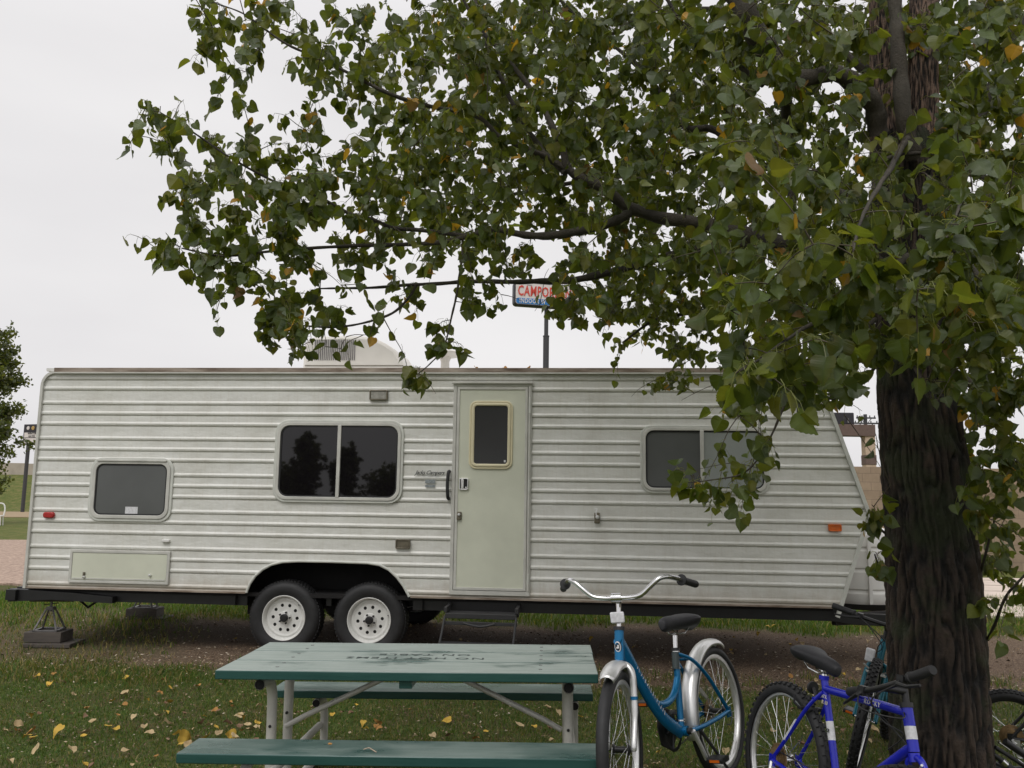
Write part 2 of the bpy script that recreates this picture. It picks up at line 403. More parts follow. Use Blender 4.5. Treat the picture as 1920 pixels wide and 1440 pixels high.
def gcols(n, x, y, warm=0.):
    pal = np.array([(.042, .100, .014), (.062, .128, .018), (.092, .148, .024), (.026, .060, .010), (.17, .14, .045), (.27, .22, .09)])
    patch = .5+.5*np.sin(x*1.3+np.sin(y*1.9)*1.4)*np.sin(y*1.1+x*.4)
    u = rng.random(n); pw = .10+.16*patch+warm
    idx = np.where(u < pw*.6, 4, np.where(u < pw, 5, (rng.random(n)*4).astype(int)))
    return pal[idx]*(.75+.5*rng.random((n, 1)))
Vs, Fs, Cs, off = [], [], [], 0
def acc(v, f, c):
    global off
    Vs.append(v); Fs.append(f+off); Cs.append(c); off += len(v)
x, y = frustum_pts(300000, 3.0, 8.0, 1.6)
k = rng.random(len(x)) > dirt(x, y)*1.25-.05; x, y = x[k], y[k]
k = rng.random(len(x)) < np.clip(1.25-(y-3.4)*.11, .3, 1); x, y = x[k], y[k]
acc(*blades(x, y, .014, .050, .0021, gcols(len(x), x, y), 1.2))
x, y = frustum_pts(90000, 9.6, 14.0, .5); k = (x > -7.5) & (x < 8.5) & (rng.random(len(x)) > dirt(x, y)*1.2); x, y = x[k], y[k]
k = rng.random(len(x)) < .75; x, y = x[k], y[k]
acc(*blades(x, y, .04, .13, .005, gcols(len(x), x, y, -.05)*1.25, .7))
x, y = frustum_pts(60000, 7.0, 11, .5); k = ((x < -2.6) | (x > 4.2)) & (rng.random(len(x)) > dirt(x, y)*1.1); x, y = x[k], y[k]
acc(*blades(x, y, .03, .09, .004, gcols(len(x), x, y, .35), .9))
# tufts at the soil edge
tx = rng.uniform(-3.5, 6, 160); ty = rng.normal(7.4, .22, 160); x = np.repeat(tx, 26)+rng.normal(0, .05, 160*26); y = np.repeat(ty, 26)+rng.normal(0, .05, 160*26)
acc(*blades(x, y, .03, .10, .003, gcols(len(x), x, y, .1), .9))
tag(np_obj('grass', np.concatenate(Vs), np.concatenate(Fs), 'grass', np.concatenate(Cs)), 'short green and straw coloured grass of the lawn', 'grass', kind='stuff')
# litter: chips and small dry bits on the bare soil
def chips(x, y, s0, s1, pal):
    n = len(x); z = gz(x, y)+.004; a = rng.random(n)*6.28; s = s0+(s1-s0)*rng.random(n)**2; e = .4+.6*rng.random(n)
    ux = np.stack([np.cos(a)*s, np.sin(a)*s, rng.normal(0, .25, n)*s], -1); uy = np.stack([-np.sin(a)*s*e, np.cos(a)*s*e, rng.normal(0, .25, n)*s], -1)
    up = np.stack([0*s, 0*s, s*.35], -1); b = np.stack([x, y, z], -1)
    v = np.stack([b-ux, b-uy, b+ux, b+uy*.8, b+up], 1).reshape(-1, 3); i = np.arange(n)[:, None]*5
    f = np.concatenate([i+np.array(t) for t in ((0, 1, 4), (1, 2, 4), (2, 3, 4), (3, 0, 4))], 1).reshape(-1, 3)
    c = pal[rng.integers(0, len(pal), n)]*(.7+.6*rng.random((n, 1)))
    return v, f, np.repeat(c, 5, 0)
palc = np.array([(.24, .17, .11), (.33, .26, .18), (.12, .08, .05), (.08, .05, .03), (.42, .36, .28), (.18, .12, .07)])
x, y = frustum_pts(60000, 6.6, 11.2, .5); k = rng.random(len(x)) < dirt(x, y)*np.clip(.25+.9*np.exp(-((y+x*.093-7.35)/.45)**2), 0, 1)*.8; x, y = x[k], y[k]
v1 = chips(x, y, .004, .020, palc)
x, y = frustum_pts(7000, 3.5, 8.0, .5); v2 = chips(x, y, .004, .013, palc)
v2[0][:, 2] += .02
tag(np_obj('leaf_litter', np.concatenate([v1[0], v2[0]]), np.concatenate([v1[1], v2[1]+len(v1[0])]), 'chips', np.concatenate([v1[2], v2[2]])),
    'brown crumbs of dry leaves and chips strewn over the bare soil', 'leaf litter', kind='stuff')
# ------------------------------------------------------------------ travel trailer
TY = R(-5.3); TT = Vector((math.cos(TY), math.sin(TY), 0)); TN = Vector((-TT.y, TT.x, 0)); TO = gnd(531, 1230)
def tp(px, py, y=0.0):      # picture position -> (along, height) on the trailer's side
    r = ray(px, py); t = ((TO+TN*y-CAM).dot(TN))/r.dot(TN); p = CAM+r*t-TO
    return p.dot(TT), p.z
TR = thing('travel_trailer', 'long white ribbed travel trailer with a cream door parked behind the picnic table', 'travel trailer', TO, (0, 0, TY))
ZB, ZT, SL = .575, 2.70, -2.62
_n = [(4.955, 2.76), (5.38, 1.41), (5.065, .50)]
def xmax(z):
    (a, za), (b, zb), (c, zc) = _n
    if z > 2.62: return a - .0 + (2.62-z)*.5*0 - .0
    return a+(b-a)*(za-z)/(za-zb) if z > zb else b+(c-b)*(zb-z)/(zb-zc)
arch_px = [(463, 1109), (469, 1095), (480, 1079), (494, 1067), (510, 1058.5), (530, 1053.5), (560, 1052), (620, 1053), (690, 1055.5), (712, 1059), (730, 1068), (745, 1082), (757, 1098), (768, 1117)]
ARCH = [tp(*p) for p in arch_px]
def bottom(s):
    if s <= ARCH[0][0] or s >= ARCH[-1][0]: return ZB
    for (a, za), (b, zb) in zip(ARCH, ARCH[1:]):
        if a <= s <= b: return max(ZB, za+(zb-za)*(s-a)/(b-a))
    return ZB
zs0 = tp(87, 1000.3)[1]; zs1 = tp(87, 732.4)[1]; PER = (zs1-zs0)/4
def prof(z):        # outward offset of the ribbed skin at height z
    t = ((z-zs0) % PER)/PER             # 0 at a seam, growing upward
    if t < .03: return -.014+.016*t/.03
    if t > .982: return .008-.022*(t-.982)/.018
    # three ribs per sheet, and a narrow flat under the seam above
    if t > .885: return .001 if t > .90 else .001
    u = (t/.885*3) % 1
    # u: 0 crease, rise (facing down) to the rib, then falls (facing up), then flat
    if u < .06: return -.011+.009*u/.06
    if u < .13: return -.002+.009*(u-.06)/.07
    if u < .27: return .007+.0025*(u-.13)/.14
    if u < .44: return .0095-.0085*(u-.27)/.17
    return .001
zl = []
k0 = math.floor((ZB-zs0)/PER)-1
br = [0, .012, .03]
for r3 in range(3):
    for u in (.0001, .03, .06, .13, .2, .27, .36, .44, .7, .985): br.append((r3+u)/3*.885)
br += [.884, .9, .95, .981, .999]
for k in range(k0, k0+9):
    for t in br: zl.append(zs0+(k+t)*PER)
zl = sorted(set([z for z in zl if ZB < z < ZT]+[ZB, ZT]))
sl = list(np.linspace(SL, ARCH[0][0]-.02, 14)) + list(np.linspace(ARCH[0][0], ARCH[-1][0], 70)) + list(np.linspace(ARCH[-1][0]+.02, 4.3, 18))
def top(s):
    r = .13
    if s < SL+r: return ZT - r + math.sqrt(max(0, r*r-(SL+r-s)**2))
    return ZT
sl = list(SL+.13-.13*np.cos(np.linspace(0, math.pi/2, 7))) + [s for s in sl if s > SL+.15]
nf = 10
mb = MB(); W = len(sl)+nf
for z in zl:
    for s in sl:
        zz = min(max(z, bottom(s)), top(s)); mb.v.append((s, -prof(zz)-.004*math.sin(s*1.1)*math.sin(zz*3), zz))
    for k in range(1, nf+1):
        s = 4.3+(xmax(z)-4.3)*k/nf; mb.v.append((s, -prof(z), z))
for a in range(len(zl)-1):
    for b in range(W-1):
        q = (a*W+b, a*W+b+1, (a+1)*W+b+1, (a+1)*W+b)
        if abs(mb.v[q[0]][2]-mb.v[q[3]][2]) < 1e-5 and abs(mb.v[q[1]][2]-mb.v[q[2]][2]) < 1e-5: continue
        mb.f.append(q)
obj('siding', mb, 'siding', TR, smooth=False)
# shell behind the siding: rear, roof, nose, far side, floor
mb = MB(); D = 2.42
outl = [(SL+.005, ZB), (SL+.005, ZT-.12), (SL+.04, ZT-.035), (SL+.13, ZT-.005), (4.955, ZT+.0), (5.375, 1.41), (5.09, ZB)]
n = len(outl); mb.add([(x, .012, z) for x, z in outl]+[(x, D, z) for x, z in outl], [tuple(range(2*n-1, n-1, -1))]+[(i, i+n, (i+1) % n+n, (i+1) % n) for i in range(n) if i != n-1])
obj('shell', mb, 'siding', TR, smooth=False)
obj('roof', MB().box(((SL+4.97)/2, D/2, ZT+.022), (4.97-SL-.05, D+.03, .03)), 'plastic', TR, smooth=False)
# edge trims
def strip(name, pts, w, d, m, y=-.012):
    mb = MB()
    for (a, za), (b, zb) in zip(pts, pts[1:]):
        t = Vector((b-a, 0, zb-za)); L = t.length; t.normalize(); nn = Vector((-t.z, 0, t.x))*w/2
        p = [Vector((a, 0, za))-nn, Vector((b, 0, zb))-nn, Vector((b, 0, zb))+nn, Vector((a, 0, za))+nn]
        mb.prism([(q.x, q.z) for q in p], y-d/2, y+d/2)
    return obj(name, mb, m, TR, smooth=False)
strip('rear_corner_trim', [(SL-.004, ZB-.01), (SL-.004, ZT-.14)], .026, .03, 'trim')
cpts = [(SL-.004+.138-.138*math.cos(a), ZT-.14+.138*math.sin(a)) for a in np.linspace(0, math.pi/2, 7)]
strip('corner_trim_bend', cpts+[(SL+.34, ZT-.002)], .026, .03, 'trim')
strip('nose_trim', [(4.95, 2.74), (5.384, 1.405), (5.075, .49)], .032, .034, 'frame_white')
rl = tp(106, 690)[0]
mb = MB().box(((rl+4.94)/2, -.018, ZT+.017), (4.94-rl, .035, .042)); obj('awning_rail', mb, 'trim_dirty', TR, smooth=False)
mb = MB().box(((rl+4.94)/2, -.024, ZT-.012), (4.94-rl, .03, .014)); obj('drip_rail', mb, 'trim', TR, smooth=False)
mb = MB().box((1.2, -.006, ZB-.004), (.01, .01, .01)); mb.v = []; mb.f = []
for a, b in ((SL, ARCH[0][0]-.01), (ARCH[-1][0]+.01, 5.06)): mb.box(((a+b)/2, -.004, ZB-.002), (b-a, .022, .016))
obj('bottom_trim', mb, 'trim_dirty', TR, smooth=False)
A2 = [(s, z) for s, z in ARCH]; A2[0] = (A2[0][0], ZB); A2[-1] = (A2[-1][0], ZB)
mb = MB().tube([(s, -.014, z) for s, z in A2], .0125, 8); obj('wheel_arch_trim', mb, 'frame_white', TR)
# wheel well: a dark box behind the arch
mb = MB(); x0, x1 = ARCH[0][0]-.12, ARCH[-1][0]+.12; zt = .98
mb.add([(x0, .02, .45), (x1, .02, .45), (x1, .02, zt), (x0, .02, zt), (x0, .5, .45), (x1, .5, .45), (x1, .5, zt), (x0, .5, zt)],
       [(4, 5, 6, 7), (3, 2, 6, 7), (0, 3, 7, 4), (1, 2, 6, 5)])
obj('wheel_well', mb, 'matblack', TR, smooth=False)
# chassis
mb = MB()
for a, b, y, yb in ((SL-.14, ARCH[0][0]-.02, .10, 2.1), (ARCH[-1][0]+.02, 5.1, .10, 2.1)):
    for yy in (y, yb): mb.box(((a+b)/2, yy, .505), (b-a, .06, .12))
for y in (.36, 1.96): mb.box((.4, y, .505), (2.2, .06, .12))
for y in (.42, 1.96): mb.box(((SL-.14+5.1)/2, y, .445), (5.1-SL-.2, .12, .012))
for s in np.arange(SL+.3, 5.0, .9): mb.box((s, 1.1, .50), (.05, 1.95, .09))
mb.box((SL-.12, 1.1, .50), (.10, 2.3, .10))
obj('chassis_frame', mb, 'black', TR, smooth=False)
def floor_z(px, py): return tp(px, py)[1]
mb = MB(); mb.box(((SL+5.05)/2, 1.22, .553), (5.05-SL, 2.36, .034))
obj('underbelly', mb, 'matblack', TR, smooth=False)
mb = MB(); s0, s1 = tp(830, 1130)[0], tp(940, 1130)[0]
mb.box(((s0+s1)/2+.02, .9, .43), (s1-s0-.1, .8, .12)); obj('holding_tank', mb, 'matblack', TR, bevel=.02)
mb = MB(); s0 = tp(17, 1110)[0]
mb.prism([(s0-.0, .555), (SL+.5, .53), (SL+.9, .50), (SL+.9, .44), (s0+.45, .46), (s0, .43)], -.01, .06); obj('rear_bumper_beam', mb, 'black', TR, smooth=False)
# triangular rear strut and hanging pipe
mb = MB(); p = [tp(*q) for q in ((118, 1128), (137, 1145), (168, 1124))]
mb.tube([(a, .25, z) for a, z in p], .012, 6); mb.tube([(tp(165, 1124)[0], .3, .47), (tp(200, 1127)[0], .3, .455), (tp(240, 1124)[0], .3, .47)], .012, 6)
obj('hanging_strap', mb, 'black', TR)
# A-frame hitch and white gas bottle cover
mb = MB(); mb.prism([(5.05, .55), (5.3, .49), (6.25, .46), (6.25, .36), (5.3, .38), (4.95, .43)], .35, .42); mb.prism([(5.05, .55), (5.3, .49), (6.35, .46), (6.35, .36), (5.3, .38), (4.95, .43)], 1.9, 1.97)
Mx = Matrix.Translation((5.9, .8, .42)) @ Matrix.Rotation(R(28), 4, 'Z'); mb.box((0, 0, 0), (1.7, .06, .11), Mx)
Mx = Matrix.Translation((5.9, 1.6, .42)) @ Matrix.Rotation(R(-28), 4, 'Z'); mb.box((0, 0, 0), (1.7, .06, .11), Mx)
mb.box((6.42, 1.2, .45), (.3, .12, .12)); mb.tube([(6.3, 1.2, .02), (6.3, 1.2, .95)], .03, 10)
obj('hitch_frame', mb, 'black', TR, smooth=False, bevel=.006)
mb = MB(); prof_c = [(0, .52), (.31, .52), (.325, .55)]
for z in (.62, .82, 1.02): prof_c += [(.325, z), (.315, z+.012), (.312, z+.03), (.325, z+.045)]
prof_c += [(.325, 1.14), (.30, 1.20), (.22, 1.235), (0, 1.24)]
mb.lathe(prof_c, (0, 0, 0), 28, 'z'); mb.v = [(5.57+x*1.12, 1.02+y*1.15, z*1.02) for x, y, z in mb.v]
mb.box((5.57, .632, .87), (.03, .03, .66))
obj('gas_bottle_cover', mb, 'plastic', TR, label='ribbed white gas bottle cover on the hitch')

# wheels
def holes_disc(r0, r1, rh, hr, nh, y, t):
    vs = []; fs = []; da = 2*math.pi/nh; N_ = 24
    for q in range(nh):
        a0 = q*da; k0 = len(vs); c0 = a0+da/2
        # points around the sector border and around the hole, paired by direction
        for i in range(N_):
            u = i/N_*4; e = int(u); f = u-e
            if e == 0: rr, aa = r0+(r1-r0)*f, a0+da
            elif e == 1: rr, aa = r1, a0+da*(1-f)
            elif e == 2: rr, aa = r1-(r1-r0)*f, a0
            else: rr, aa = r0, a0+da*f
            vs.append((rr*math.cos(aa), y, rr*math.sin(aa)))
        for i in range(N_):
            x_, _, z_ = vs[k0+i]; dx, dz = x_-rh*math.cos(c0), z_-rh*math.sin(c0); l = math.hypot(dx, dz)
            vs.append((rh*math.cos(c0)+hr*dx/l, y, rh*math.sin(c0)+hr*dz/l))
        for i in range(N_): j = (i+1) % N_; fs.append((k0+i, k0+j, k0+N_+j, k0+N_+i))
    return vs, fs
def trailer_wheel(s, z, y, far=False, rot=0):
    w = bpy.data.objects.new('wheel', None); COL.objects.link(w); w.parent = TR; w.location = (s, y, z); w.rotation_euler = (0, R(rot), 0)
    RO = .342
    mb = MB(); pr = [(.205, .015), (.212, .0), (.24, -.012), (.285, -.016), (.315, -.008), (.333, .012), (RO, .03), (RO, .175), (.325, .20), (.28, .215), (.21, .21), (.205, .19)]
    mb.lathe(pr, (0, 0, 0), 56)
    for k in range(64):      # tread blocks
        a = 2*math.pi*k/64
        for yy, da in ((.045, 0), (.095, .5), (.15, 0)):
            aa = a+da*2*math.pi/64; Mx = Matrix.Rotation(-aa, 4, 'Y') @ Matrix.Translation((RO+.002, yy, 0)); mb.box((0, 0, 0), (.010, .04, .022), Mx)
    obj('tyre', mb, 'rubber', w)
    if far:
        mb = MB().lathe([(.205, .02), (.2, .1), (.0, .12)], (0, 0, 0), 24); obj('rim', mb, 'wheel_white', w); return w
    mb = MB(); mb.lathe([(.207, .016), (.213, .002), (.208, -.008), (.202, -.006), (.197, .004), (.190, .028), (.185, .040)], (0, 0, 0), 56)
    vs, fs = holes_disc(.064, .150, .118, .0155, 10, .040, .01); mb.add(vs, fs)
    mb.lathe([(.150, .040), (.168, .034), (.186, .042)], (0, 0, 0), 56)
    mb.lathe([(.064, .040), (.056, .026), (.036, .022)], (0, 0, 0), 28)
    obj('rim', mb, 'wheel_white', w)
    mb = MB().lathe([(.185, .06), (.0, .06)], (0, 0, 0), 24); mb.lathe([(.037, .03), (.037, -.005), (.030, -.012), (0, -.014)], (0, 0, 0), 20)
    for k in range(5):
        a = 2*math.pi*(k+.3)/5; mb.lathe([(.009, .03), (.009, .006), (.006, .003), (0, .003)], (.052*math.cos(a), 0, .052*math.sin(a)), 8)
    obj('hub', mb, 'black', w)
    mb = MB(); a = R(62); mb.tube([(.178*math.cos(a), .03, .178*math.sin(a)), (.19*math.cos(a), -.008, .19*math.sin(a))], .005, 6); obj('valve', mb, 'rubber', w)
    return w
wa = tp(532, 1163, .04); wb = tp(692, 1165.5, .04)
trailer_wheel(wa[0], .342, .035, rot=20); trailer_wheel(wb[0], .342, .035, rot=47)
trailer_wheel(wa[0], .342, 2.2, True); trailer_wheel(wb[0], .342, 2.2, True)
mb = MB()
for s in (wa[0], wb[0]): mb.tube([(s, .12, .342), (s, 2.3, .342)], .04, 10)
for y in (.28, 2.05):
    mb.tube(smooth_path([(wa[0]-.42, y, .44), (wa[0], y, .36), ((wa[0]+wb[0])/2, y, .45), (wb[0], y, .36), (wb[0]+.42, y, .44)]), .022, 6)
mb.box(((wa[0]+wb[0])/2, .28, .45), (.1, .04, .16)); mb.box((wa[0]-.42, .28, .42), (.06, .04, .16))
obj('axles', mb, 'matblack', TR)

# windows
def window(l, t, r_, b, div=None, glasses=('glass_dark',), fw=.052, rad=.11, mullion=True):
    s0, zt_ = tp(l, t); s1, _ = tp(r_, t); _, zb_ = tp((l+r_)/2, b); _, zt_ = tp((l+r_)/2, t)
    out = rrect(s0, zb_, s1, zt_, rad); inn = rrect(s0+fw, zb_+fw, s1-fw, zt_-fw, rad-fw+.015); mid = rrect(s0+fw*.45, zb_+fw*.45, s1-fw*.45, zt_-fw*.45, rad-fw*.4)
    w = obj('window', MB().ring(out, mid, -.022, .0), 'frame_white', TR, bevel=.004)
    obj('inner_frame', MB().ring(mid, inn, -.031, .0), 'trim', w, bevel=.004)
    g = rrect(s0+fw-.004, zb_+fw-.004, s1-fw+.004, zt_-fw+.004, rad-fw+.015)
    i2 = rrect(s0+fw+.014, zb_+fw+.014, s1-fw-.014, zt_-fw-.014, max(.01, rad-fw))
    obj('gasket', MB().ring(inn, i2, -.021, .0), 'rubber', w)
    if div is None:
        obj('pane', MB().prism(g, -.016, .0), glasses[0], w, smooth=False)
    else:
        sm = tp(div, (t+b)/2)[0]
        ga = [(min(x, sm), z) for x, z in g]; gb = [(max(x, sm), z) for x, z in g]
        obj('pane', MB().prism(ga, -.013, .0), glasses[0], w, smooth=False); obj('pane', MB().prism(gb, -.017, .0), glasses[1], w, smooth=False)
        obj('mullion', MB().box((sm, -.020, (zb_+zt_)/2), (.034, .03, zt_-zb_-2*fw+.01)), 'trim', w, bevel=.004)
    return w, s0, s1, zb_, zt_
w1, a, b, c, d = window(174, 858.5, 329, 978, glasses=('glass_grey',), fw=.062, rad=.12); w1['label'] = 'small rear window with a grey screen and a paper note'
obj('top_vent_strip', MB().box(((a+b)/2, -.036, d-.028), (b-a-.14, .012, .018)), 'trim', w1, bevel=.003)
s0, z0 = tp(237, 950); s1, z1 = tp(259, 967); obj('paper_note', MB().box(((s0+s1)/2, -.0175, (z0+z1)/2), (s1-s0, .002, z0-z1)), 'white_decal', w1, smooth=False)
w2, a, b, c, d = window(519, 788, 759, 943, 636, ('glass_dark', 'glass_dark'), fw=.055, rad=.13); w2['label'] = 'large dark window of two panes left of the door'
w3, a, b, c, d = window(1200, 798, 1440, 926, 1316, ('glass_grey', 'glass_frost'), fw=.05, rad=.11); w3['label'] = 'front window with a pale blind behind its right pane'
MT['glass_grey'].node_tree.nodes['Principled BSDF'].inputs['Roughness'].default_value = .2

# door
dl, dt = tp(852, 719); dr, _ = tp(998, 719); _, db = tp(920, 1112); DW = dr-dl; DH = dt-db
def rect(a, b, c, d): return [(a, b), (c, b), (c, d), (a, d)]
df = obj('door_frame', MB().ring(rect(dl, db-.02, dr, dt), rect(dl+.032, db+.02, dr-.032, dt-.032), -.030, .0), 'trim', TR, bevel=.003)
obj('drip_cap', MB().box(((dl+dr)/2, -.036, dt+.004), (DW+.03, .035, .022)), 'trim', df, bevel=.003)
door = obj('door', MB().box(((dl+dr)/2, -.012, (db+dt)/2), (DW-.072, .024, DH-.06)), 'cream', TR, bevel=.003)
obj('door_edge', MB().ring(rect(dl+.037, db+.026, dr-.037, dt-.037), rect(dl+.062, db+.050, dr-.062, dt-.062), -.033, -.02), 'trim', door, bevel=.002)
obj('hinge', MB().tube([(dr-.018, -.036, db+.03), (dr-.018, -.036, dt-.04)], .008, 8), 'trim', door)
for q, (a, b) in enumerate(((745, 775), (900, 925), (1075, 1095))):
    z0, z1 = tp(992, a)[1], tp(992, b)[1]; obj('hinge_knuckle', MB().tube([(dr-.018, -.0375, z0), (dr-.018, -.0375, z1)], .0105, 8), 'frame_white', door)
s0, z0 = tp(882, 752); s1, _ = tp(963, 752); _, z1 = tp(922, 880)
out = rrect(s0, z1, s1, z0, .07); inn = rrect(s0+.05, z1+.05, s1-.05, z0-.05, .025); md = rrect(s0+.02, z1+.02, s1-.02, z0-.02, .055)
dw = obj('door_window', MB().ring(out, md, -.038, -.024), 'yellow_trim', door, bevel=.006)
obj('inner_frame', MB().ring(md, inn, -.045, -.024), 'yellow_trim', dw, bevel=.008)
obj('pane', MB().prism(rrect(s0+.046, z1+.046, s1-.046, z0-.046, .025), -.030, -.024), 'glass_door', dw, smooth=False)
s2, z2 = tp(947, 865); obj('sticker', MB().box((s2, -.0308, z2), (.016, .001, .02)), 'white_decal', dw, smooth=False)
s2, z2 = tp(870.5, 907.5)
lt = obj('door_latch', MB().ring(rrect(s2-.043, z2-.055, s2+.043, z2+.055, .010), rrect(s2-.034, z2-.046, s2+.034, z2+.046, .008), -.044, -.024), 'chrome', door, bevel=.003)
obj('latch_cup', MB().box((s2, -.027, z2), (.068, .006, .092)), 'black', lt)
obj('latch_paddle', MB().box((s2-.012, -.037, z2), (.026, .014, .088)), 'chrome', lt, bevel=.004)
obj('lock_cylinder', MB().lathe([(0, -.042), (.008, -.042), (.009, -.03)], (s2+.022, 0, z2-.033), 12), 'chrome', lt)
s2, z2 = tp(862, 967); dbt = obj('deadbolt', MB().box((s2, -.036, z2), (.042, .022, .075)), 'bronze', door, bevel=.004)
obj('bolt_knob', MB().lathe([(0, -.062), (.012, -.06), (.014, -.045)], (s2, 0, z2+.012), 14), 'chrome', dbt)
# grab handle
s2, za = tp(843, 884); _, zb_ = tp(843, 935)
mb = MB().tube(smooth_path([(s2, -.012, za), (s2-.004, -.05, za-.02), (s2-.008, -.06, (za+zb_)/2), (s2-.004, -.05, zb_+.02), (s2, -.012, zb_)]), .0165, 10)
obj('grab_handle', mb, 'rubber', TR)
# lamps and small fittings
def fitting(px0, py0, px1, py1, name, mframe, mlens, dep=.035, rad=.012, lens='lens'):
    s0, z0 = tp(px0, py0); s1, z1 = tp(px1, py1)
    f = obj(name, MB().ring(rrect(s0, z1, s1, z0, rad), rrect(s0+.012, z1+.012, s1-.012, z0-.012, rad*.5), -dep, .0), mframe, TR, bevel=.003)
    obj(lens, MB().box(((s0+s1)/2, -dep*.42, (z0+z1)/2), (s1-s0-.022, dep*.8, z0-z1-.022)), mlens, f, bevel=.005); return f
fitting(694.5, 732, 727.5, 751, 'porch_light', 'bronze', 'clear')
fitting(743, 1011, 769.5, 1029, 'power_socket_cover', 'bronze', 'bronze', lens='flap')
fitting(1552, 983, 1577, 996.5, 'side_marker_light', 'amber', 'amber', .03)['label'] = 'amber marker lamp near the nose'
s2, z2 = tp(94, 965.5)
mb = MB().prism(rrect(s2-.056, z2-.029, s2+.056, z2+.029, .024), -.036, 0); obj('side_marker_light', mb, 'red', TR, bevel=.01, label='red marker lamp near the rear corner')
s2, z2 = tp(312.5, 1014); mb = MB().prism(rrect(s2-.038, z2-.014, s2+.038, z2+.014, .012), -.03, 0); obj('vent_cap', mb, 'plastic', TR, bevel=.006)
# city water / lock fitting on the right
s2, z2 = tp(1119.5, 971); f = obj('water_inlet', MB().box((s2, -.02, z2), (.052, .03, .10)), 'bronze', TR, bevel=.008)
obj('cap', MB().lathe([(0, -.05), (.017, -.048), (.019, -.03)], (s2+.002, 0, z2+.008), 14), 'chrome', f)
s3, z3 = tp(1117, 956); obj('lever', MB().tube([(s3-.012, -.03, z3+.01), (s3+.012, -.03, z3+.01), (s3+.002, -.034, z3-.02), (s3+.004, -.034, z3-.05)], .005, 6), 'chrome', f)
# storage hatch
a, b, c, d = (*tp(135, 1029), *tp(317, 1096)); d0 = tp(226, 1094)[1]; b0 = tp(226, 1032)[1]
hf = obj('storage_hatch', MB().ring(rect(a, d0, c, b0), rect(a+.026, d0+.026, c-.026, b0-.026), -.026, 0), 'trim', TR, bevel=.003)
obj('hatch_door', MB().box(((a+c)/2, -.010, (b0+d0)/2), (c-a-.056, .022, b0-d0-.056)), 'cream', hf, bevel=.002)
obj('lower_lip', MB().box(((a+c)/2, -.022, d0+.042), (c-a-.07, .006, .012)), 'trim', hf)
for px, py in ((161, 1081), (284, 1078)):
    s2, z2 = tp(px, py); obj('thumb_lock', MB().lathe([(0, -.045), (.011, -.043), (.013, -.02)], (s2, 0, z2), 12), 'chrome', hf)
s2, z2 = tp(160, 1078); obj('thumb_latch', MB().box((s2+.003, -.03, z2+.012), (.016, .016, .034)), 'bronze', hf)
# maker lettering and stickers
s2, z2 = tp(806, 886.5); Mx = Matrix.Translation((s2, -.0165, z2)) @ Matrix.Rotation(R(90), 4, 'X')
obj('script_lettering', text_mb('Jacks Campers', .054, .0014, .45, .88, Mx, .0004), 'dark_decal', TR, smooth=False)
s3, z3 = tp(806, 892); obj('lettering_underline', MB().box((s3+.01, -.0165, z3-.003), (.17, .001, .0035)), 'dark_decal', TR, smooth=False)
mb = MB()
for py, h in ((903, .034), (911.5, .022)):
    s2, z2 = tp(807, py); mb.box((s2, -.014, z2), (.095, .002, h))
obj('maker_sticker', mb, mat('grey_sticker', (.27, .30, .31), .5, var=.5, scale=60), TR, smooth=False)
# entry step
mb = MB(); s0 = tp(836, 1150)[0]; s1 = tp(978, 1150)[0]
def stepz(py, y): return tp(900, py, y)[1]
y1 = -.22; z1 = stepz(1156, y1)
mb.box(((s0+s1)/2, y1+.09, z1), (s1-s0-.06, .20, .045)); mb.box(((s0+s1)/2, y1-.01, z1-.062), (s1-s0-.04, .02, .03))
mb.tube(smooth_path([(s0+.2, y1-.015, z1-.06), ((s0+s1)/2, y1-.03, z1-.085), (s1-.22, y1-.015, z1-.06)]), .012, 6)
for s in (s0+.03, s1-.03):
    mb.box((s, y1+.12, z1+.05), (.03, .22, .05)); mb.tube([(s, .05, .52), (s, y1+.10, z1)], .018, 6); mb.tube([(s, y1, z1), (s-.03 if s < 1.8 else s-.02, y1-.12, z1-.26)], .012, 6)
z3 = z1-.24; mb.box(((s0+s1)/2-.04, y1-.10, z3), (s1-s0-.06, .18, .035))
obj('entry_step', mb, mat('worn_step_paint', (.03, .03, .031), .6), TR, smooth=False, bevel=.004)
# roof unit
ac0 = tp(586, 688, .55)[0]; ac1 = tp(775, 688, .55)[0]; zt_ = tp(680, 640, .55)[1]
oa = [(ac0, ZT+.02), (ac0+.003, ZT+.10), (ac0+.012, zt_-.10), (ac0+.05, zt_-.03), (ac0+.12, zt_-.006), (ac0+.35, zt_), (ac0+.58, zt_-.001), (ac0+.68, zt_-.012), (ac0+.77, zt_-.04), (ac0+.86, zt_-.085), (ac0+.95, zt_-.145), (ac1-.01, ZT+.09), (ac1, ZT+.06), (ac1, ZT+.02)]
mb = MB().prism(oa, .22, .92); ac = obj('air_conditioner', mb, 'plastic_shell', TR, bevel=.05, label='rounded white air conditioner on the roof')
mb = MB()
for k in range(22):
    s = ac0+.13+k*.0195; mb.box((s, .218, (zt_+ZT)/2+.055), (.0085, .010, zt_-ZT-.20)); mb.box((s, .218, ZT+.045), (.0085, .010, .05))
obj('grille_slots', mb, 'jack', ac, smooth=False)
obj('shell_seam', MB().box(((ac0+ac1)/2, .2165, ZT+.10), (ac1-ac0-.06, .008, .006)), 'bronze', ac, smooth=False)
a1 = tp(835, 664, .7)[0]; za = tp(835, 664, .7)[1]
mb = MB().lathe([(0, -.035), (.12, -.03), (.19, -.012), (.195, .005), (.17, .022), (.08, .035), (0, .038)], (a1, .7, za), 32, 'z')
an = obj('roof_antenna', mb, 'plastic_shell', TR); obj('mast', MB().lathe([(.05, ZT+.02), (.045, za-.08), (.07, za-.03)], (a1, .7, 0), 16, 'z'), 'plastic_shell', an)

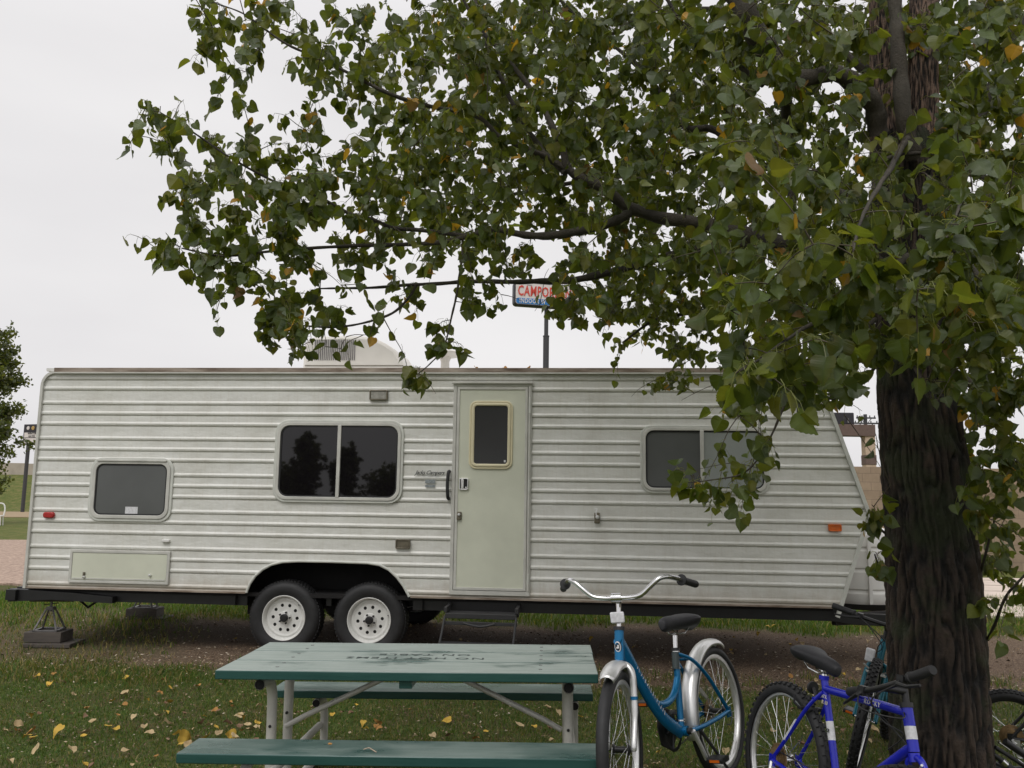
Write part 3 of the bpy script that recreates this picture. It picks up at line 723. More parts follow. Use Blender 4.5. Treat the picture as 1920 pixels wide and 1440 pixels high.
# stabiliser jacks on blocks
def jack(px, gy_, y, s_scale=1.0, label='', zb=.135):
    s, _ = tp(px, 1150, y); p = TO+TT*s+TN*y
    t = thing('stabiliser_jack', label, 'jack', (p.x, p.y, zb), (0, 0, TY+.2), 'stabiliser jacks under the trailer')
    h = .44-zb; mb = MB(); b = .105
    for dx, dy in ((-b, -b), (b, -b), (b, b), (-b, b)):
        mb.tube([(dx, dy, .012), (dx*.28, dy*.28, h*.70)], .010, 5)
    for q in ((-b, -b, b, -b), (b, -b, b, b), (b, b, -b, b), (-b, b, -b, -b)): mb.box(((q[0]+q[2])/2, (q[1]+q[3])/2, .008), (abs(q[0]-q[2])+.024, abs(q[1]-q[3])+.024, .012))
    mb.box((0, 0, h*.70), (.07, .07, .03)); obj('pyramid_frame', mb, 'jack', t, smooth=False)
    obj('screw', MB().tube([(0, 0, h*.6), (0, 0, h-.02)], .012, 8), 'jack', t); obj('crank_bar', MB().tube([(-.06, -.02, h*.82), (.06, .02, h*.86)], .005, 6), 'black', t)
    obj('wooden_pad', MB().box((0.02, 0, h-.008), (.42, .11, .03)), 'plywood', t, bevel=.004)
    q = thing('wooden_block', label.replace('pyramid jack', 'wooden block under the jack'), 'wooden block', (p.x, p.y, 0), (0, 0, TY+.12), 'wooden blocks under the jacks')
    mb = MB().box((0, 0, .084), (.36, .26, .10)); obj('block', mb, 'plywood', q, bevel=.006)
    obj('base_board', MB().box((.07, -.02, .014), (.46, .34, .036)), 'plywood', q, bevel=.004)
jack(95, 1195, .22, label='grey pyramid jack under the rear corner of the trailer nearest the camera')
jack(272, 1160, 2.05, label='far grey pyramid jack seen beneath the trailer by its other rear corner')
# ------------------------------------------------------------------ picnic table
PT = thing('picnic_table', 'green plank picnic table with two benches on a pale pipe frame, stencilled with a warning', 'picnic table', (-.445, 4.44, 0), (0, R(-.75), R(-2.6)))
HL, HW, TZ = .885, .395, .705
def plank_top(name, yc, wid, z, L, th, m, nplank, skew=0):
    w_ = wid/nplank; root = None
    for k in range(nplank):
        y = yc-wid/2+w_*(k+.5)
        o_ = obj(name, MB().box((skew*(k-(nplank-1)/2), y, z-th/2), (2*L+random.uniform(-.006, .006), w_-.008, th)), m, PT, bevel=.005)
plank_top('tabletop_plank', 0, 2*HW, TZ, HL, .042, 'table_top', 3)
plank_top('bench_seat', -.60, .245, .43, .91, .042, 'bench', 1)
plank_top('bench_seat', .60, .245, .43, .90, .042, 'bench', 1)
obj('under_batten', MB().box((0, 0, TZ-.062), (.06, 2*HW-.06, .035)), 'bench', PT, bevel=.003)
for x in (-.69, .75):
    for sgn in (-1, 1):
        mb = MB().tube(smooth_path([(x, sgn*(HW-.06), TZ-.075), (x, sgn*(HW-.13), TZ-.075), (x, sgn*(HW-.20), TZ-.085), (x, sgn*(HW-.25), TZ-.15), (x, sgn*(HW-.26), TZ-.26), (x, sgn*(HW-.26), .20), (x, sgn*(HW-.26), .03)]), .0245, 14, caps=False)
        mb.tube([(x, sgn*(HW-.062), TZ-.075), (x, sgn*(HW-.12), TZ-.075)], .021, 12)
        lg = obj('leg', mb, 'galv', PT)
        obj('bolt', MB().lathe([(0, -.032), (.007, -.031), (.008, -.02)], (x, sgn*(HW-.26)-.002*sgn, .40), 8), 'black', lg)
        obj('pipe_mouth', MB().tube([(x, sgn*(HW-.063), TZ-.075), (x, sgn*(HW-.0595), TZ-.075)], .0215, 12), 'matblack', lg)
        s2 = sgn
        mb = MB().tube(smooth_path([(x+.05, s2*.49, .36), (x+.05, s2*.56, .36), (x+.05, s2*.63, .345), (x+.05, s2*.67, .28), (x+.05, s2*.68, .18), (x+.05, s2*.68, .03)]), .0225, 14)
        lg = obj('bench_leg', mb, 'galv', PT)
        obj('pipe_mouth', MB().tube([(x+.05, s2*.4895, .36), (x+.05, s2*.486, .36)], .0205, 12), 'matblack', lg)
    obj('skid', MB().tube([(x+.025, -.70, .03), (x+.025, .70, .03)], .022, 10), 'galv', PT)
    obj('cross_pipe', MB().tube([(x+.028, -.66, .20), (x+.028, .66, .20)], .02, 10), 'galv', PT)
for s in (-1, 1):
    obj('brace', MB().tube([(.03+s*.69, 0, .36), (.03+s*.60, 0, .41), (.03+s*.16, 0, TZ-.09)], .0135, 10), 'galv', PT)
# stencil text, reads from the far side
for txt, y, x, sz in (('NO HOT ITEMS', -.045, -.035, .062), ('ON TABLE', .048, -.0, .062)):
    Mx = Matrix.Translation((x+.03, y, TZ+.0006)) @ Matrix.Rotation(math.pi, 4, 'Z') @ Matrix.Diagonal((1.45, 1, 1, 1))
    obj('stencil_lettering', text_mb(txt, sz, .0004, 0, 1.15, Mx, .0005), 'table_text', PT, smooth=False)
# screws and knots
mb = MB()
for x in (-.62, .62):
    for y in (-.3, -.2, -.05, .05, .2, .3): mb.lathe([(0, 0), (.008, .001), (.009, .003)][::-1], (x, y, TZ-.0015), 8, 'z')
obj('screws', mb, 'jack', PT)

# ------------------------------------------------------------------ bicycles
def rotz_about(p, ang):
    return p
def make_wheel(parent, name, c, r, tw, steer=None, rimw=.013, rimm='chrome', wide_rim=False, knob=False, tyre='rubber', spokes=32, hubm='chrome2', hubw=.05, cassette=False, reflector=False):
    w_ = bpy.data.objects.new(name, None); COL.objects.link(w_); w_.parent = parent
    if steer is None: w_.location = c
    else: w_.location = steer[0]; w_.rotation_euler = steer[1]
    mb = MB(); rt = tw/2; rc = r-rt; n = 56 if not knob else 60
    pr = [(rc+rt*math.cos(a), rt*1.0*math.sin(a)) for a in np.linspace(-2.35, 2.35, 13)]
    mb.lathe(pr, (0, 0, 0), n)
    if knob:
        nk = 54
        for k in range(nk):
            a = 2*math.pi*k/nk
            for yy, dz, da in ((-.34, -.06, 0), (.34, -.06, 0), (0, 0, .5)):
                Mx = Matrix.Rotation(-(a+da*2*math.pi/nk), 4, 'Y') @ Matrix.Translation((r+dz*tw+.001, yy*tw, 0)) @ Matrix.Rotation(yy*2.2, 4, 'Z')
                mb.box((0, 0, 0), (.009, tw*.26, .016), Mx)
    obj('tyre', mb, tyre, w_)
    ro = rc-rt*.62; rh = .030 if wide_rim else .017
    mb = MB(); mb.lathe([(ro, -rimw), (ro-.004, -rimw-.001), (ro-rh*.75, -rimw*.95), (ro-rh, -rimw*.3), (ro-rh, rimw*.3), (ro-rh*.75, rimw*.95), (ro-.004, rimw+.001), (ro, rimw), (ro-.006, 0), (ro, -rimw)], (0, 0, 0), 64)
    obj('rim', mb, rimm, w_)
    mb = MB()
    for k in range(spokes):
        sd = 1 if k % 2 else -1; a0 = 2*math.pi*k/spokes; cr = (1 if (k//2) % 2 else -1)*R(72)
        ah = a0+cr*.9; hr = .022
        mb.tube([((ro-rh)*math.cos(a0), 0, (ro-rh)*math.sin(a0)), (hr*math.cos(ah), sd*hubw*.5, hr*math.sin(ah))], .0011, 4, caps=False)
    obj('spokes', mb, 'chrome2', w_)
    mb = MB().lathe([(0, -hubw*.95), (.006, -hubw*.95), (.006, -hubw*.65), (.013, -hubw*.6), (.026, -hubw*.5), (.026, -hubw*.46), (.014, -hubw*.35), (.014, hubw*.35), (.026, hubw*.46), (.026, hubw*.5), (.013, hubw*.6), (.006, hubw*.65), (.006, hubw*.95), (0, hubw*.95)], (0, 0, 0), 16)
    obj('hub', mb, hubm, w_)
    if cassette:
        mb = MB()
        for k, rr in enumerate((.058, .052, .046, .040, .034)):
            y = -hubw*.5-.004-k*.006; vs = []
            mb.lathe([(rr, y-.001), (rr+.003, y), (rr, y+.001), (.02, y+.001), (.02, y-.001), (rr, y-.001)], (0, 0, 0), 36)
        obj('sprockets', mb, 'brass', w_)
    if reflector:
        mb = MB().box((0, 0, 0), (.095, .008, .026), Matrix.Rotation(R(reflector), 4, 'Y') @ Matrix.Translation((ro*.62, 0, 0))); obj('spoke_reflector', mb, 'clear', w_, bevel=.004)
    return w_
def saddle(parent, p, s=1.0, tilt=0, m='saddle'):
    # rounded saddle: sections from the nose back
    sec = [(.135, .018, .000), (.11, .026, .008), (.06, .030, .012), (0, .040, .012), (-.05, .065, .014), (-.09, .086, .018), (-.125, .088, .018), (-.15, .07, .010), (-.16, .03, .0)]
    vs = []; n = 14
    for x, w_, h in sec:
        for k in range(n):
            a = 2*math.pi*k/n; vs.append((x, w_*math.cos(a), h+(.022 if math.sin(a) > 0 else .045)*math.sin(a)*(1 if w_ > .02 else .6)))
    fs = [(i*n+k, i*n+(k+1) % n, (i+1)*n+(k+1) % n, (i+1)*n+k) for i in range(len(sec)-1) for k in range(n)]
    fs += [tuple(range(n)), tuple((len(sec)-1)*n+k for k in range(n-1, -1, -1))]
    Mx = Matrix.Translation(p) @ Matrix.Rotation(R(tilt), 4, 'Y') @ Matrix.Diagonal((s, s, s*1.05, 1))
    o_ = obj('saddle', MB().add(vs, fs, Mx), m, parent)
    sb = o_.modifiers.new('subd', 'SUBSURF'); sb.levels = 1; sb.render_levels = 1
    mb = MB()
    for y in (-.02, .02): mb.tube([tuple(Mx @ Vector(q)) for q in ((.09, y*.6, -.01), (.02, y, -.045), (-.06, y, -.045), (-.11, y*1.6, -.01))], .0035, 6)
    obj('saddle_rails', mb, 'chrome2', o_)
    return o_
def crank_set(parent, bb, ang, L=.165, ringr=.085, arm='chrome', ring='black', side=-1, pedal_refl=True, bbw=.06):
    c = obj('crank', MB().tube([(bb[0], bb[1]-bbw, bb[2]), (bb[0], bb[1]+bbw, bb[2])], .016, 12), 'black', parent)
    mb = MB().lathe([(ringr, -.0015), (ringr+.003, 0), (ringr, .0015), (ringr-.015, .0015), (ringr-.015, -.0015), (ringr, -.0015)], (bb[0], bb[1]+side*bbw*.8, bb[2]), 40)
    for k in range(5):
        a = 2*math.pi*k/5; mb.tube([(bb[0], bb[1]+side*bbw*.8, bb[2]), (bb[0]+(ringr-.008)*math.cos(a), bb[1]+side*bbw*.8, bb[2]+(ringr-.008)*math.sin(a))], .006, 5)
    obj('chainring', mb, ring, c)
    for s in (-1, 1):
        a = ang if s == side else ang+math.pi
        e = (bb[0]+L*math.cos(a), bb[1]+s*(bbw+.022), bb[2]+L*math.sin(a))
        obj('crank_arm', MB().tube([(bb[0], bb[1]+s*(bbw+.005), bb[2]), ((bb[0]+e[0])/2, bb[1]+s*(bbw+.016), (bb[2]+e[2])/2), e], [.014, .011, .012], 8), arm, c)
        pm = MB().ring(rrect(e[0]-.045, e[2]-.012, e[0]+.045, e[2]+.012, .008), rrect(e[0]-.036, e[2]-.006, e[0]+.036, e[2]+.006, .004), e[1]+s*.018-.0, e[1]+s*.10)
        pm.tube([(e[0], e[1], e[2]), (e[0], e[1]+s*.10, e[2])], .008, 8); pm.box((e[0], e[1]+s*.06, e[2]), (.085, .012, .02)); pm.box((e[0], e[1]+s*.095, e[2]), (.085, .008, .024)); pm.box((e[0], e[1]+s*.022, e[2]), (.085, .008, .024))
        pd = obj('pedal', pm, 'black', c, smooth=False)
        if pedal_refl: obj('pedal_reflector', MB().box((e[0]+.0475, e[1]+s*.06, e[2]), (.003, .05, .012)), 'amber', pd); 
    return c
def chain(parent, bb, rh, y, r1, r2, m='black'):
    d = Vector((rh[0]-bb[0], 0, rh[2]-bb[2])); L = d.length; d.normalize(); nn = Vector((-d.z, 0, d.x))
    a = Vector((bb[0], y, bb[2])); b_ = Vector((rh[0], y, rh[2]))
    mb = MB()
    for s in (-1, 1): mb.tube([a+nn*s*r1, b_+nn*s*r2], .0035, 4)
    obj('chain', mb, m, parent)

# --- teal cruiser by the table
CB = thing('cruiser_bicycle', 'teal step-through cruiser bicycle with silver mudguards and high swept handlebar, beside the picnic table', 'bicycle', (1.15, 4.75, .045), (R(8.3), 0, R(234.6)), 'parked bicycles')
rh, fh, bbp = (-.045, 0, .335), (1.045, 0, .372), (.42, 0, .325)
st, hb_, ht = (.362, 0, .705), (.955, 0, .735), (.925, 0, .865)
mb = MB()
mb.tube([hb_, ht], .0225, 14)
mb.tube([(bbp[0], -.035, bbp[2]), (bbp[0], .035, bbp[2])], .024, 14)
mb.tube([bbp, st], .0165, 12)
mb.tube(smooth_path([(.945, 0, .83), (.86, 0, .72), (.74, 0, .56), (.60, 0, .42), (.44, 0, .325)]), .033, 14, flat=.62)
mb.tube(smooth_path([(.70, 0, .525), (.62, 0, .485), (.52, 0, .48), (.44, 0, .51), (.385, 0, .57)]), .0175, 12)
for s in (-1, 1):
    mb.tube(smooth_path([(.365, s*.012, .685), (.27, s*.045, .64), (.15, s*.062, .54), (.04, s*.068, .42), rh and (-.045, s*.066, .335)]), .0105, 10)
    mb.tube(smooth_path([(bbp[0], s*.03, bbp[2]-.005), (.28, s*.05, .318), (.1, s*.062, .325), (-.045, s*.066, .335)]), .012, 10)
    mb.box((-.045, s*.066, .33), (.05, .008, .05))
mb.tube([(.30, -.035, .65), (.30, .035, .65)], .007, 6)
cf = obj('frame', mb, 'cruiser', CB)
mb = MB(); mb.tube([(.387, 0, .54+.075), (.367, 0, .54+.155)], .0185, 14); obj('seat_tube_guard', mb, mat('dark_sleeve', (.03, .045, .045), .35), cf)
mb = MB()
for z, s in ((.615, 1), (.695, 1), (.37, 1)):
    t = (z-bbp[2])/(st[2]-bbp[2]); x = bbp[0]+(st[0]-bbp[0])*t; mb.tube([(x, 0, z), (x-.001, 0, z+.006)], .0192, 14)
mb.tube([(.4, 0, .365), (.399, 0, .38)], .0195, 14)
obj('silver_bands', mb, 'chrome2', cf)
# lettering along the down tube, oval head badge
dA, dB = Vector((.86, .0225, .70)), Vector((.60, .0225, .412)); dx = (dB-dA).normalized(); up = Vector((0, 1, 0)).cross(dx)*-1
up = dx.cross(Vector((0, 1, 0)))
if up.z < 0: up = -up
zx = dx.cross(up); Mx = Matrix((dx, up, zx)).transposed().to_4x4(); Mx.translation = (dA+dB)/2+up*.008
tl = MB(); xq = -.17
for q9 in range(15):
    wq = random.uniform(.006, .014); hq = random.uniform(.012, .024); sk9 = random.uniform(-.5, .5)
    tl.add([(xq, -hq/2, 0), (xq+wq*.45, -hq/2, 0), (xq+wq*.45+sk9*hq, hq/2, 0), (xq+sk9*hq, hq/2, 0)], [(0, 1, 2, 3)], Mx @ Matrix.Translation((0, 0, .0012))); xq += .023
obj('tube_pattern', tl, 'white_decal', cf, smooth=False)
hd = (Vector(ht)-Vector(hb_)).normalized()
bd = MB().lathe([(0, .004), (.015, .003), (.017, -.004)], (0, 0, 0), 20, 'x'); q = Vector(hb_).lerp(Vector(ht), .45)+Vector((.0215, .006, .004))
bd.v = [(x+q.x, y*.95+q.y, z*1.4+q.z) for x, y, z in bd.v]; bdo = obj('head_badge', bd, 'black', cf)
b2 = MB().lathe([(.0135, .0045), (.016, .0045), (.017, .002)], (0, 0, 0), 20, 'x'); b2.v = [(x+q.x+.001, y*.95+q.y, z*1.4+q.z) for x, y, z in b2.v]; b2.box((q.x+.005, q.y, q.z-.004), (.002, .014, .007)); b2.box((q.x+.005, q.y+.003, q.z+.004), (.002, .008, .009))
obj('badge_emblem', b2, 'white_decal', bdo)
# steered front assembly: local frame at the head tube axis
ax0 = Vector(hb_); sa = hd; STE = R(15)
def steer(p): return tuple(ax0 + Matrix.Rotation(STE, 3, sa) @ (Vector(p)-ax0))
mb = MB(); mb.tube([steer((.957, 0, .728)), steer((.955, 0, .705))], .024, 12)
for s in (-1, 1):
    mb.tube([steer(p) for p in smooth_path([(.957, 0, .722), (.961, s*.035, .712), (.968, s*.056, .68), (.975, s*.060, .62), (1.0, s*.062, .50), (1.045, s*.060, .40), (1.05, s*.058, .372)])], [.016]*12+[.0155]*12+[.013]*13, 10)
fk = obj('fork', mb, 'chrome', CB)
mb = MB()
for s in (-1, 1): mb.tube([steer((.982, s*.061, .585)), steer((.984, s*.061, .57))], .0172, 12)
obj('blue_bands', mb, 'cruiser', fk)
we = (Matrix.Rotation(STE, 3, sa)).to_euler()
make_wheel(CB, 'front_wheel', None, .338, .054, (steer(fh), we), .016, 'chrome', True, False, spokes=36, hubm='black', hubw=.07, reflector=62)
make_wheel(CB, 'rear_wheel', rh, .338, .054, None, .016, 'chrome', True, False, spokes=36, hubm='black', hubw=.075, cassette=True, reflector=-38)
def mudguard(name, a0, a1, r, w_, cx, fn=lambda p: p):
    mb = MB(); n = 26; m = 9; vs = []; fs = []
    for i in range(n+1):
        a = R(a0+(a1-a0)*i/n); tp_ = 1-.35*max(0, (i/n-.9)/.1)-.25*max(0, (.1-i/n)/.1)
        for k in range(m):
            b_ = math.pi*(k/(m-1)-.5)*1.15
            rr = r+w_*.42*math.cos(b_); vs.append(fn((cx[0]+rr*math.cos(a), w_*.62*math.sin(b_)*tp_, cx[2]+rr*math.sin(a))))
    for i in range(n):
        for k in range(m-1): fs.append((i*m+k, i*m+k+1, (i+1)*m+k+1, (i+1)*m+k))
    o_ = obj(name, MB().add(vs, fs), 'chrome', CB); so_ = o_.modifiers.new('solid', 'SOLIDIFY'); so_.thickness = .0015; return o_
mudguard('rear_mudguard', -12, 118, .348, .068, rh)
mudguard('front_mudguard', 62, 150, .348, .066, fh, steer)
# stem, handlebar, grips
def cb(p): return steer((.905+p[0], p[1], 1.012+p[2]))
mb = MB(); mb.tube([ht, tuple(Vector(ht)+sa*.016)], .027, 14); hs_ = obj('headset', mb, 'black', CB)
mb = MB(); mb.tube([steer((.922, 0, .88)), steer((.905, 0, .955)), steer((.90, 0, .99)), cb((.025, 0, -.004))], [.0115, .0115, .013, .016], 12)
mb.tube([cb((.02, -.024, 0)), cb((.02, .024, 0))], .0225, 14); obj('stem', mb, 'chrome2', CB)
bar = [(.02, 0, 0), (.02, .06, .0), (.022, .115, .010), (.022, .16, .045), (.015, .20, .078), (-.01, .235, .088), (-.06, .262, .078), (-.115, .29, .064)]
bp = [cb((x, -y, z)) for x, y, z in bar[::-1]]+[cb(p) for p in bar[1:]]
hbr = obj('handlebar', MB().tube(smooth_path(bp, 5), .0118, 12), 'chrome2', CB)
for s in (-1, 1):
    a, b_ = Vector(cb((-.105, s*.285, .066))), Vector(cb((-.225, s*.335, .036)))
    mb = MB().tube([a, a.lerp(b_, .04), a.lerp(b_, .05), a.lerp(b_, .93), b_], [.027, .027, .0165, .0175, .0145], 14); obj('grip', mb, 'rubber', hbr)
mb = MB().box((0, 0, 0), (.012, .072, .05)); q = Vector(steer((.94, 0, .925))); mb.v = [(x+q.x, y+q.y, z+q.z) for x, y, z in mb.v]; obj('front_reflector', mb, 'white_decal', CB, bevel=.006)
sp_ = obj('seat_post', MB().tube([st, (.345, 0, .775)], .0125, 12), 'chrome2', CB); obj('seat_collar', MB().tube([(.363, 0, .70), (.361, 0, .716)], .021, 12), 'black', sp_)
saddle(CB, (.335, 0, .835), 1.12, -4)
crank_set(CB, bbp, R(62), .165, .095, side=-1, bbw=.055)
chain(CB, bbp, rh, -.052, .093, .03)
obj('chain_guard', MB().prism([(.52, .36), (.50, .42), (.42, .435), (.33, .40), (.30, .30), (.40, .225), (.50, .27)], -.082, -.074), 'black', CB, bevel=.002)
obj('kickstand', MB().tube([(.33, .06, .31), (.27, .10, .20), (.20, .17, .02)], [.010, .008, .008], 8), 'black', CB)
mb = MB()
for k, pts in enumerate(([(-.045, .085, .33), (.05, .11, .29), (.13, .12, .30)],)): mb.tube(smooth_path(pts), .003, 5)
obj('brake_arm', mb, 'black', CB)

# --- mountain bicycles
def mtb(name, label, loc, rot, paint, k=1.0, hbz=.64, fwz=.333, sadf=0, steer_deg=0, rhx=0, lowdrop=0, text=None, rimm='chrome', r=.333, crank=R(-20), front_refl=None, zoff=0, drive=-1):
    B = thing(name, label, 'bicycle', loc, rot, 'parked bicycles')
    S = lambda x, y, z: (x*k, y, zoff+r+(z-.333)*k)
    rh, bb = S(0, 0, .333), S(.425, 0, .29); dz = hbz-.64; sc, hb2, ht2 = S(.275, 0, .735), S(.850-dz*.33, 0, hbz), S(.812, 0, .755); fh = S(1.035-dz*.33, 0, fwz)
    hd = (Vector(ht2)-Vector(hb2)).normalized(); ax0 = Vector(hb2); a_ = R(steer_deg)
    def stf(p): return tuple(ax0+Matrix.Rotation(a_, 3, hd) @ (Vector(p)-ax0))
    mb = MB(); mb.tube([hb2, ht2], .0205, 14); top_ = Vector(sc)+(Vector(sc)-Vector(bb)).normalized()*.03*k
    mb.tube([bb, tuple(top_)], .0155, 12); mb.tube([S(.283, 0, .715), S(.817, 0, .738)], .0165, 12); mb.tube([bb, S(.845-dz*.33, 0, .662+dz)], .0185, 12)
    mb.tube([(bb[0], -.036, bb[2]), (bb[0], .036, bb[2])], .022, 12)
    for s in (-1, 1):
        mb.tube(smooth_path([S(.285, s*.014, .70), S(.22, s*.042, .62), S(.10, s*.056, .46), S(0, s*.066, .335)]), .0085, 8)
        mb.tube(smooth_path([S(.42, s*.03, .285), S(.3, s*.046, .295), S(.15, s*.056, .312), S(0, s*.066, .33)]), .0095, 8)
        mb.box(S(0, s*.066, .328), (.045, .007, .05))
    mb.tube([S(.25, -.04, .665), S(.25, .04, .665)], .006, 6); mb.tube([S(.31, -.045, .296), S(.31, .045, .296)], .007, 6)
    mb.tube([tuple(top_-Vector((0, 0, .012))), tuple(top_+Vector((0, 0, .006)))], .021, 12)
    fr = obj('frame', mb, paint, B)
    # fork
    S0 = S; S = lambda x, y, z: S0(x-dz*.33, y, z+dz*(1 if z > .5 else (z-fwz)/(.5-fwz)) if z > fwz else z) if z > .35 else S0(x-dz*.33, y, fwz)
    mb = MB(); mb.tube([stf(S(.853, 0, .637)), stf(S(.862, 0, .607))], .021, 12)
    for s in (-1, 1):
        mb.tube([stf(p) for p in smooth_path([S(.858, s*.008, .622), S(.863, s*.04, .612), S(.872, s*.054, .575), S(.90, s*.056, .50), S(.965, s*.054, .40), S(1.035, s*.054, .333)])], .0125, 10)
    fk = obj('fork', mb, paint, B)
    for s in (-1, 1):
        mb = MB()
        mb.tube([stf(S(.875, s*.05, .57)), stf(S(.868, s*.062, .535))], .006, 6); mb.tube([stf(S(.888, s*.03, .575)), stf(S(.888, s*.075, .60))], .005, 6)
        mb.box(stf(S(.874, s*.04, .565)), (.03, .03, .012))
        obj('brake_arm', mb, 'chrome', fk)
    we = Matrix.Rotation(a_, 3, hd).to_euler()
    make_wheel(B, 'front_wheel', None, r, .053, (stf(fh), we), .0125, rimm, False, True, hubm='chrome2', hubw=.055)
    make_wheel(B, 'rear_wheel', rh, r, .053, None, .0125, rimm, False, True, hubm='chrome2', hubw=.065, cassette=True)
    # cockpit
    S = S0
    def hs(x, y, z): return stf(S(.80+x, y, .80+z))
    mb = MB(); mb.tube([ht2, tuple(Vector(ht2)+hd*.018)], .024, 12); obj('headset', mb, 'black', B)
    mb = MB(); mb.tube([stf(S(.808, 0, .765)), hs(-.005, 0, 0), hs(-.012, 0, .02)], .0125, 10); mb.tube([hs(-.008, 0, .012), hs(.075, 0, .05)], .014, 10); obj('stem', mb, 'black', B)
    hb3 = obj('handlebar', MB().tube(smooth_path([hs(.045, -.29, .062), hs(.07, -.12, .052), hs(.078, 0, .05), hs(.07, .12, .052), hs(.045, .29, .062)]), .0115, 10), 'black', B)
    for s in (-1, 1):
        a, b2_ = Vector(hs(.058, s*.175, .057)), Vector(hs(.043, s*.305, .063)); obj('grip', MB().tube([a, a.lerp(b2_, .08), a.lerp(b2_, .1), a.lerp(b2_, .95), b2_], [.021, .021, .0175, .0185, .016], 12), 'rubber', hb3)
        mb = MB(); mb.tube([hs(.065, s*.14, .056), hs(.10, s*.15, .05), hs(.115, s*.22, .035), hs(.10, s*.28, .028)], [.009, .009, .0065, .005], 8); mb.box(hs(.07, s*.145, .055), (.035, .03, .035)); obj('brake_lever', mb, 'black', hb3)
    obj('cable', MB().tube(smooth_path([hs(.10, .14, .05), hs(.17, .05, .02), hs(.10, -.02, -.08), stf(S(.86, 0, .60))]), .0028, 5), 'rubber', B)
    obj('cable', MB().tube(smooth_path([hs(.10, -.14, .05), hs(.18, -.02, .0), hs(.08, .05, -.07), S(.76, .012, .752)]), .0028, 5), 'rubber', B)
    obj('cable', MB().tube(smooth_path([hs(.08, -.12, .04), hs(.13, 0, -.06), S(.84, -.03, .66), S(.74, -.02, .58)]), .0026, 5), 'rubber', B)
    obj('cable', MB().tube(smooth_path([S(.30, .014, .70), S(.24, .0, .70), S(.2, .0, .645)]), .0028, 5), 'rubber', B)
    spo = obj('seat_post', MB().tube([tuple(top_), tuple(top_+(Vector(sc)-Vector(bb)).normalized()*.055)], .0125, 10), 'chrome2', B)
    sp3 = top_+(Vector(sc)-Vector(bb)).normalized()*.085
    saddle(B, tuple(sp3+Vector((sadf, 0, -.022))), .98, 6)
    crank_set(B, bb, crank, .165*k, .088*k, arm='black', side=drive, bbw=.06)
    chain(B, bb, rh, drive*.05, .086*k, .04)
    mb = MB(); mb.box(S(.03, drive*.075, .27), (.03, .016, .07)); mb.lathe([(.02, -.004), (.02, .004), (0, .005)], S(.05, drive*.075, .21), 12); mb.tube([S(0, drive*.07, .32), S(.02, drive*.085, .29)], .009, 6); obj('derailleur', mb, 'chrome', B)
    for s in (-1, 1):
        mb = MB(); mb.tube([S(.185, s*.045, .60), S(.165, s*.075, .625), S(.16, s*.072, .66)], .0055, 6); mb.box(S(.175, s*.04, .605), (.03, .03, .012)); obj('brake_arm', mb, 'black', B)
    return B, fr, S, hd, stf
BB, fr, S, hd, stf = mtb('mountain_bicycle', 'royal blue mountain bicycle with white lettering, leaning in front of the tree', (1.232, 4.06, .010), (R(-6.2), 0, R(-76.5)), 'bluebike', .965, .605, .25, 0, -98)
mb = MB(); 
def tubetext(txt, A, B_, side, size, rr, parent, m='white_decal', shear=.3, space=1.2, upflip=1, lift=0):
    A, B_ = Vector(A), Vector(B_); dx = (B_-A).normalized(); n = Vector((0, side, 0)); up = n.cross(dx)*1.0; up = up.normalized()
    Mx = Matrix((dx, up, dx.cross(up))).transposed().to_4x4(); Mx.translation = (A+B_)/2+n*(rr+.0012)+up*lift
    return obj('lettering', text_mb(txt, size, .0012, shear, space, Mx), m, parent, smooth=False)
tubetext('Galaxy', S(.50, 0, .345), S(.74, 0, .515), -1, .046, .0165, fr, shear=.4, space=1.05)
tubetext('ROCKY', S(.55, 0, .727), S(.70, 0, .733), -1, .026, .0155, fr, shear=.2)
def band(parent, A, B_, t0, t1, rr, m='white_decal', name='band'):
    A, B_ = Vector(A), Vector(B_); return obj(name, MB().tube([A.lerp(B_, t0), A.lerp(B_, t1)], rr, 14), m, parent)
bbS, scS = S(.425, 0, .29), S(.275, 0, .735)
band(fr, bbS, scS, .50, .665, .0160)
Mx = Matrix.Rotation(0, 4, 'Z')
for txt, t, sz in (('ATX', .885, .020), ('R 10', .83, .022)):
    p = Vector(bbS).lerp(Vector(scS), t)+Vector((.004, -.0165, 0)); Mx = Matrix.Translation(p) @ Matrix.Rotation(R(90), 4, 'X'); obj('lettering', text_mb(txt, sz, .001, .1, 1, Mx), 'white_decal' if txt == 'ATX' else 'yellow_trim', fr, smooth=False)
p = Vector(bbS).lerp(Vector(scS), .585)+Vector((0, -.0172, 0)); obj('lettering', text_mb('XR', .022, .001, .2, 1, Matrix.Translation(p) @ Matrix.Rotation(R(90), 4, 'X')), 'dark_decal', fr, smooth=False)
obj('stay_sticker', MB().tube([S(.155, -.0505, .545), S(.085, -.0585, .445)], .0092, 8), 'white_decal', fr)
band(fr, S(.862, 0, .605), S(.812, 0, .755), .28, .58, .0209)
obj('rear_reflector', MB().tube([S(.19, 0, .70), S(.178, 0, .70)], .026, 16), 'black', fr); obj('reflector_stalk', MB().tube([S(.19, 0, .70), S(.22, 0, .66)], .008, 6), 'black', fr)
obj('spoke_guard', MB().lathe([(.07, -.002), (.07, .002), (.03, .002), (.03, -.002), (.07, -.002)], (S(0, 0, .333)[0], -.036, S(0, 0, .333)[2]), 30), 'brass', fr)

